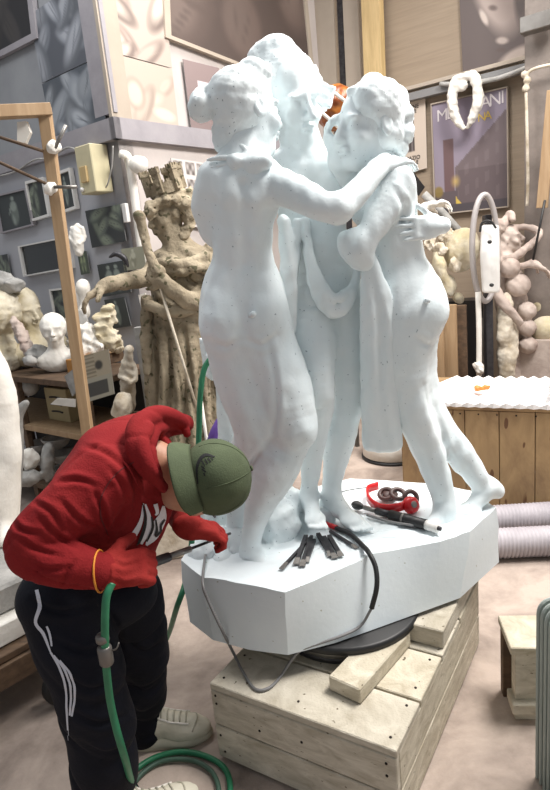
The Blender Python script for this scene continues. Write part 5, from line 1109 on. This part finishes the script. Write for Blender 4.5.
# ------------------------------------------------------------------ right hand side: crate, foam, ducts
zk = .655
kA, kB = onz(425, 405, zk), onz(553, 409, zk); kx = nrm((kB - kA) * V(1, 1, 0)); ky = V(-kx[1], kx[0], 0); kO = V(kA[0], kA[1], 0); kL = np.linalg.norm(kB - kA) + .25
t = thing('plywood_case', kO + kx * .5 + ky * .35, 'large plywood case carrying the white foam sheet at the right', 'crate'); kax = [kx, ky, UP]; n_ = 5; kw = kL / n_
for k in range(n_): box('front_panel', kO + kx * (kw * (k + .5) - .25 + .1) + ky * .012 + UP * (zk / 2 - .01), (kw / 2 - .002, .012, zk / 2 - .015), kax, M['ply'], t, .002)
box('side_panel', kO - kx * .15 + ky * .38 + UP * (zk / 2), (.012, .35, zk / 2 - .02), kax, M['ply'], t); box('side_panel', kO + kx * (kL - .15) + ky * .38 + UP * (zk / 2), (.012, .35, zk / 2 - .02), kax, M['ply'], t); box('back_panel', kO + kx * (kL / 2 - .15) + ky * .73 + UP * (zk / 2), (kL / 2, .012, zk / 2 - .02), kax, M['ply'], t); box('top_panel', kO + kx * (kL / 2 - .15) + ky * .37 + UP * (zk - .011), (kL / 2 + .005, .375, .01), kax, M['ply'], t)
for k in range(10): lathe('nail', [(.005, 0), (.004, .003)], kO + kx * (-.1 + k * .1) + UP * (zk - .045), axdir(-ky), M['nail'], t, 8)
# foam sheet with saw-tooth ridges
bm = bmesh.new(); nr = 14; w_ = (kL + .02) / nr; depth = .66; lo_ = []; prev = None
for k in range(nr + 1):
    u = -.16 + k * w_
    for j, hz in ((0, .032), (1, .014)):
        if k == nr and j == 1: break
        uu_ = u + (0 if j == 0 else w_ * .5)
        a = kO + kx * uu_ - ky * (.03 if j == 0 else .012) + UP * (zk + hz); b = kO + kx * (uu_ + .22) + ky * (depth) + UP * (zk + hz); a2 = a * V(1, 1, 0) + UP * (zk + .001); b2 = b * V(1, 1, 0) + UP * (zk + .001)
        cur = [bm.verts.new(v) for v in (a, b, b2, a2)]
        if prev:
            for i in range(4): bm.faces.new((prev[i], cur[i], cur[(i + 1) % 4], prev[(i + 1) % 4]))
        else: bm.faces.new(cur)
        prev = cur
bm.faces.new(list(reversed(prev)))
tag(finish('foam_sheet', bm, M['foam']), 'white ridged foam sheet laid on the plywood case', 'foam sheet')
a = onz(483, 388, zk + .06); S = Sculpt(); S.box(a, (.045, .015, .012), axz(.2), .004); S.ball(a - V(.035, 0, 0), .015); S.noise(.003, 90); tag(S.build('orange_scrap', .006, mat('orange_plastic', 'd9803a', rough=.5)), 'small orange scrap lying on the white foam sheet', 'scrap')
a = kO + kx * .78 + ky * .12 + UP * (zk + .095); tag(box('foam_block', a, (.12, .08, .04), kax, M['foam'], bevel=.006), 'white foam block at the right end of the ridged sheet', 'block')
# ducts
def duct(a, b, r, label):
    a = np.array(a); b = np.array(b); L2 = np.linalg.norm(b - a); d_ = (b - a) / L2; n = int(L2 / .019); prof = []
    for i in range(n): prof += [(r * .86, i * .019), (r, i * .019 + .006), (r, i * .019 + .012)]
    o = lathe('flexible_duct', prof, a, axdir(d_), M['duct'], seg=32); return tag(o, label, 'duct')
r1 = .076; a = onz(497, 561, 0); a[2] = 0; p = V(a[0] - .12, a[1] + .05, r1 * 1.02); duct(p, p + V(1.0, -.1, 0), r1, 'nearer grey ribbed air duct lying on the floor right of the marble base')
r2 = .078; p = V(.9, 3.03, r2 * 1.02); duct(p, p + V(.66, -.05, 0), r2, 'farther grey ribbed air duct lying along the plywood case')
# radiator at the lower right
t = thing('cast_radiator', (.78, 1.45, 0), 'grey green ribbed radiator standing at the lower right corner', 'radiator')
M['rad'] = mat('grey_green_enamel', '98a19b', 'a4aca6', 6, .45)
for k in range(12):
    x0 = .668 + k * .001; y0 = 1.475 - k * .022
    prof = []; bm = bmesh.new(); 
    P_ = [V(x0, y0, 0), V(x0, y0, .56)] + [V(x0 + .04 - .04 * math.cos(a), y0 - .0, .56 + .045 * math.sin(a)) for a in (.4, .8, 1.2, 1.57)] + [V(x0 + .3, y0 + .03, .6), V(x0 + .3, y0 + .03, .0)]
    f0 = [bm.verts.new(p - V(0, .006, 0)) for p in P_]; f1 = [bm.verts.new(p + V(0, .006, 0)) for p in P_]; bm.faces.new(f0); bm.faces.new(list(reversed(f1)))
    for i in range(len(P_)): bm.faces.new((f0[i], f1[i], f1[(i + 1) % len(P_)], f0[(i + 1) % len(P_)]))
    finish('fin', bm, M['rad'], t, bevel=.004)
box('core', (.85, 1.37, .3), (.1, .12, .27), None, M['rad'], t)
t = thing('timber_pallet_block', (.72, 1.72, 0), 'small rough timber block stack beside the radiator at the lower right', 'block')
ax = axz(-.15); a = V(.765, 1.72, 0)
box('upright', a + UP * .13, (.06, .025, .13), ax, M['wood_old'], t); box('upright', a + V(.0, .1, .13), (.06, .02, .13), ax, M['wood_dark'], t); box('top_board', a + V(0, .05, .275), (.07, .09, .014), ax, M['wood_old2'], t); box('foot_board', a + V(-.03, -.005, .06), (.045, .04, .02), ax, M['wood_old'], t)
# disc of plaster with cable on the floor
a = onz(398, 462, 0); t = thing('plaster_disc', a + V(0, .15, 0), 'low round white plinth with a dark base on the floor behind the marble legs', 'plinth'); lathe('body', [(.22, .02), (.235, .03), (.225, .15), (.215, .155)], a + V(0, .15, 0), None, M['plaster'], t, 40); lathe('base_ring', [(.23, .0), (.245, .004), (.245, .018), (.22, .022)], a + V(0, .15, 0), None, M['dark'], t, 40)
# ------------------------------------------------------------------ clutter at the right
M['steel_light'] = mat('dull_white_metal', 'b0aaa8', rough=.4, metal=.2)
YOFF[0] = .55
t = thing('hoop_stand', at(486, 376, 3.75) * V(1, 1, 0), 'grey post with a tall white oval hoop and knotted rope behind the plywood case', 'stand')
po = at(487, 215, 3.8); bar('post', V(po[0], po[1], po[2]), V(po[0], po[1], 0), .06, .05, M['steel_dark'], t)
hc_ = at(485, 249, 3.7); s_ = mpp(hc_); tube('hoop', [hc_ + nrm((.97, .3, 0)) * math.cos(a) * 15 * s_ + UP * math.sin(a) * 52 * s_ for a in [i * math.pi / 20 for i in range(40)]], .02, M['steel_light'], t, 8, 1, closed=True)
tube('rope', [at(478, 292, 3.66), at(479, 330, 3.66), at(479, 376, 3.66)], .02, M['plaster'], t, 8, 4)
S = Sculpt(); S.pell(478, 366, 3.64, 5, 4, .04); S.pell(480, 371, 3.62, 4, 3.5, .03); S.noise(.004, 90); S.build('rope_knot', .006, M['plaster'], t)
t = thing('white_motor_unit', at(490, 290, 3.55), 'white fluted motor unit hanging on the hoop with a black cable', 'motor')
S = Sculpt()
for k in range(5): S.px([(484 + k * 3, 228, 3.58, 3), (484 + k * 3, 258, 3.56 - .01 * (k % 2), 3.6), (485 + k * 3, 290, 3.58, 2.8)], .012)
S.noise(.001, 30); S.build('housing', .007, M['white'], t); tube('cable', [at(480, 232, 3.52), at(482, 223, 3.52), at(490, 221, 3.5), at(496, 228, 3.5)], .008, M['dark'], t, 8, 5); lathe('socket', [(.012, 0), (.012, .02)], at(489, 242, 3.48), axdir((0, -1, 0)), M['dark'], t, 12); lathe('socket', [(.012, 0), (.012, .02)], at(491, 285, 3.48), axdir((0, -1, 0)), M['dark'], t, 12)
lump('cream_dome', [(462, 250, 3.95, 17, 22, .15, -10)], M['plaster_yellow'], 'smooth cream dome shaped cast left of the white hoop', 'cast', None, amp=.003, seed=3)
# clay creature with raised arms
t = thing('clay_figure', at(515, 390, 4.0) * V(1, 1, 0), 'pinkish clay figure with an arm bent over its head, behind the plywood case', 'figure')
S = Sculpt(); yy = 4.0; hc2 = at(509, 238, yy); q2, A2 = head(S, hc2, (.9, -.5, .1), (-.1, 0, 1), .2)
S.px([(500, 252, yy, 9), (506, 275, yy, 15), (512, 310, yy, 15), (512, 350, yy, 13), (514, 392, yy, 14)], .04); S.px([(503, 262, yy - .05, 7), (516, 256, yy - .15, 4.5), (536, 240, yy - .15, 3.6), (540, 232, yy - .1, 3.4)], .02); S.px([(540, 232, yy - .1, 3.4), (528, 227, yy - .05, 3.2), (514, 228, yy, 3)], .01)
S.px([(508, 270, yy - .1, 5), (522, 266, yy - .18, 3.4), (534, 264, yy - .2, 2.6)], .02); hand(S, at(534, 264, yy - .2), (.8, -.2, -.5), (-.4, 0, -1), 1, 1.0, (15, 20, 15)); S.px([(494, 290, yy - .2, 6), (506, 306, yy - .25, 5), (520, 322, yy - .25, 4)], .02); S.noise(.004, 50); S.build('body', .0095, M['plaster_pink'], t)
S = Sculpt(); S.pell(494, 228, yy, 12, 9, .08, 20); S.px([(504, 224, yy, 5), (510, 214, yy, 4), (512, 219, yy - .05, 3)], .02); S.noise(.006, 60); S.build('hood', .009, M['plaster_pink'], t)
S = Sculpt()
for x, y, r in ((527, 311, 9), (527, 328, 9), (528, 345, 9), (518, 285, 12), (510, 268, 10)): S.pell(x, y, 3.85, r, r, .07, 0, 0, .01)
S.noise(.003, 50); S.build('padded_sleeve', .009, M['plaster_pink'], t)
lump('leaning_cast', [(505, 320, 3.8, 8, 28, .06, -4), (508, 350, 3.8, 10, 34, .07, -3)], M['plaster_old'], 'tall creased plaster slab leaning right of the grey post', 'cast', None, amp=.005, fr=35, seed=9)
lump('spotted_ball', [(538, 306, 4.05, 10, 11, .09)], M['plaster_yellow'], 'smaller yellowish round ball above the bigger one at the right edge', 'ball', None, amp=.001, seed=5)
lump('spotted_ball', [(546, 330, 3.9, 15, 14, .12)], M['plaster_yellow'], 'bigger yellowish round ball at the right edge', 'ball', None, amp=.001, seed=6)
p_ = at(540, 360, 4.0); o = box('work_table', V(p_[0] + .0, p_[1] - .1, .4), (.16, .12, .4), axz(-.68), M['plaster_pink']); tag(o, 'pinkish dusty bench carrying the two yellowish balls', 'bench')
o = box('storage_box', onB(550, 300, .15) * V(1, 1, 0) + UP * .6, (.3, .07, .6), [dB, nB, UP], M['steel_dark']); tag(o, 'dark cupboard against the back wall at the right edge', 'cupboard')
lump('yellow_bundle', [(541, 260, 4.5, 9, 6, .06), (548, 268, 4.5, 7, 8, .06)], M['plaster_yellow'], 'yellowish bundle on top of the dark cupboard at the right edge', 'bundle', None, amp=.01, seed=33)
# leaning boards, frames, crates between marble and plywood case
bx = axz(-.55)
for k, (x, hgt, wd, m, lab) in enumerate(((434, 1.05, .05, M['wood_yellow'], 'yellow board nearest the right marble figure, behind the plywood case'), (441, 1.13, .035, M['wood_yellow'], 'narrow tall yellow board, second from the right marble figure'), (449, 1.02, .05, M['wood'], 'shorter brown board behind the left side of the thin grey frame'), (459, 1.13, .06, M['wood'], 'wide brown board in the middle behind the thin grey frame'), (469, 1.12, .045, M['wood_dark'], 'dark brown board beside the grey hoop post'))):
    p_ = onz(x, 392, zk); tag(box('leaning_board', V(p_[0] + .06 + .03 * k, p_[1] + .62 + .02 * k, (hgt - .0) / 2), (wd, .015, hgt / 2), bx, m), lab, 'board')
t = thing('picture_frame', at(463, 380, 3.95), 'thin grey empty frame leaning in front of the brown boards', 'frame')
Q = [at(x, y, 4.1) for x, y in ((451, 331), (481, 318), (482, 384), (452, 392))]
for i in range(4): bar('frame_side', Q[i], Q[(i + 1) % 4], .03, .02, M['steel'], t, up=(0, -1, 0))
Q = [at(x, y, 4.05) for x, y in ((459, 356), (474, 348), (475, 382), (458, 386))]; tag(quad_slab('orange_picture', Q, V(0, -1, 0), .01, mat('orange_print', 'a8583a', '6f7a4a', 9, .6)), 'small orange and green picture inside the grey frame', 'picture')
lump('plaster_wedge', [(440, 265, 3.9, 6, 18, .05, 15), (448, 285, 3.9, 8, 12, .05, 20)], M['plaster_yellow'], 'tall cream wedge shaped cast behind the right marble figure', 'wedge', None, amp=.004, seed=12, smooth=False)
lump('yellow_scrap', [(433, 268, 4.0, 6, 5, .04)], M['plaster_yellow'], 'yellow scrap between the right marble back and the cream wedge', 'scrap', None, amp=.005, seed=13)
lump('yellow_scrap', [(458, 298, 3.9, 5, 6, .04, 30)], M['plaster_yellow'], 'yellow scrap at the lower right of the cream wedge', 'scrap', None, amp=.005, seed=14)
for k, (x, y, Y, rx, ry, tl, lab) in enumerate(((446, 236, 4.0, 8, 8, 0, 'knobbly cream cast, topmost of the heap right of the marble hand'), (439, 248, 3.92, 6, 6, 20, 'small round cream cast low in the heap beside the right marble back'), (456, 246, 4.06, 5, 9, 10, 'upright cream cast between the heap and the cream dome'), (430, 242, 3.98, 5, 8, -10, 'cream cast touching the right marble back below the hand'), (454, 264, 3.86, 4, 7, 0, 'little cream cast under the heap next to the cream dome'), (436, 226, 4.12, 4, 7, 15, 'narrow cream cast at the back of the heap under the pole'))):
    lump('small_cast', [(x, y, Y, rx, ry, .045, tl), (x + 2, y + 3, Y - .02, rx * .6, ry * .6, .04)], M['plaster_old'], lab, 'cast', None, h=.007, amp=.011, fr=70, seed=15 + 3 * k, group='small cream casts heaped behind the right marble figure')
p_ = at(445, 300, 4.05); o = box('dark_cabinet', V(p_[0] + .05, p_[1] + .15, .56), (.26, .12, .56), bx, mat('black_lacquer', '1f1c1b', rough=.5)); tag(o, 'dark cabinet behind the cream wedge and the brown boards', 'cabinet')
tag(tube('diagonal_pole', [at(424, 194, 4.4), at(440, 210, 4.35), at(476, 250, 4.3)], .03, M['plaster_grey'], seg=8, n=1), 'grey diagonal pole behind the right marble shoulder', 'pole')
S = Sculpt(); hand(S, at(428, 206, 3.9), (.9, 0, .1), (0, -.3, -1), 1, 1.2, (30, 30, 20)); S.noise(.003, 60); tag(S.build('hand_cast', .007, M['plaster'], cut=None), 'small plaster hand cast in front of the grey diagonal pole', 'hand cast')
# amber thing between the heads with white strips
YOFF[0] = 0
t = thing('amber_lamp', at(338, 300, 4.6) * V(1, 1, 0), 'amber orange rounded lamp with slanting white rods between the middle and right marble heads', 'lamp')
S = Sculpt(); S.pell(336, 108, 4.6, 19, 21, .18); S.noise(.01, 30, 8); S.build('shade', .012, mat('amber_glass', 'b8742c', '7a3d1a', 8, .3, contrast=(.35, .6)), t)
p_ = at(336, 120, 4.7); tube('pole', [p_, V(p_[0], p_[1], 0)], .02, M['steel'], t, 8, 1)
tube('rod', [at(310, 74, 4.3), at(350, 105, 4.3)], .012, M['paper'], t, 6, 1); tube('rod', [at(312, 104, 4.3), at(338, 127, 4.3)], .012, M['paper'], t, 6, 1)
# ------------------------------------------------------------------ light
def area(name, loc, target, size, power, col=(1, 1, 1)):
    l = bpy.data.lights.new(name, 'AREA'); l.shape = 'RECTANGLE'; l.size = size[0]; l.size_y = size[1]; l.energy = power; l.color = col
    o = bpy.data.objects.new(name, l); COL.objects.link(o); o.location = loc
    o.rotation_euler = (Vector(target) - Vector(loc)).to_track_quat('-Z', 'Y').to_euler(); return o
w = bpy.data.worlds.new('world'); SC.world = w; w.use_nodes = True
w.node_tree.nodes['Background'].inputs[0].default_value = (.93, .96, 1, 1); w.node_tree.nodes['Background'].inputs[1].default_value = .34
area('ceiling_light_right', (1.9, 2.1, 4.4), (.2, 2.0, .6), (1.6, 1.0), 245, (1, .96, .92))
area('ceiling_light_back', (.0, 3.9, 4.6), (.2, 2.6, .6), (2.2, .8), 85, (1, .97, .94))
area('ceiling_light_far', (3.0, 4.2, 4.6), (2.2, 4.6, 1), (2, 1), 120, (1, .93, .85))
area('ceiling_light_left', (-1.6, 2.9, 4.5), (-1.8, 3.6, 1), (1.4, .8), 34, (.97, .98, 1))
vs = SC.view_settings; vs.view_transform = 'Standard'; vs.look = 'None'; vs.gamma = 1; vs.use_curve_mapping = False; vs.exposure = 0.18
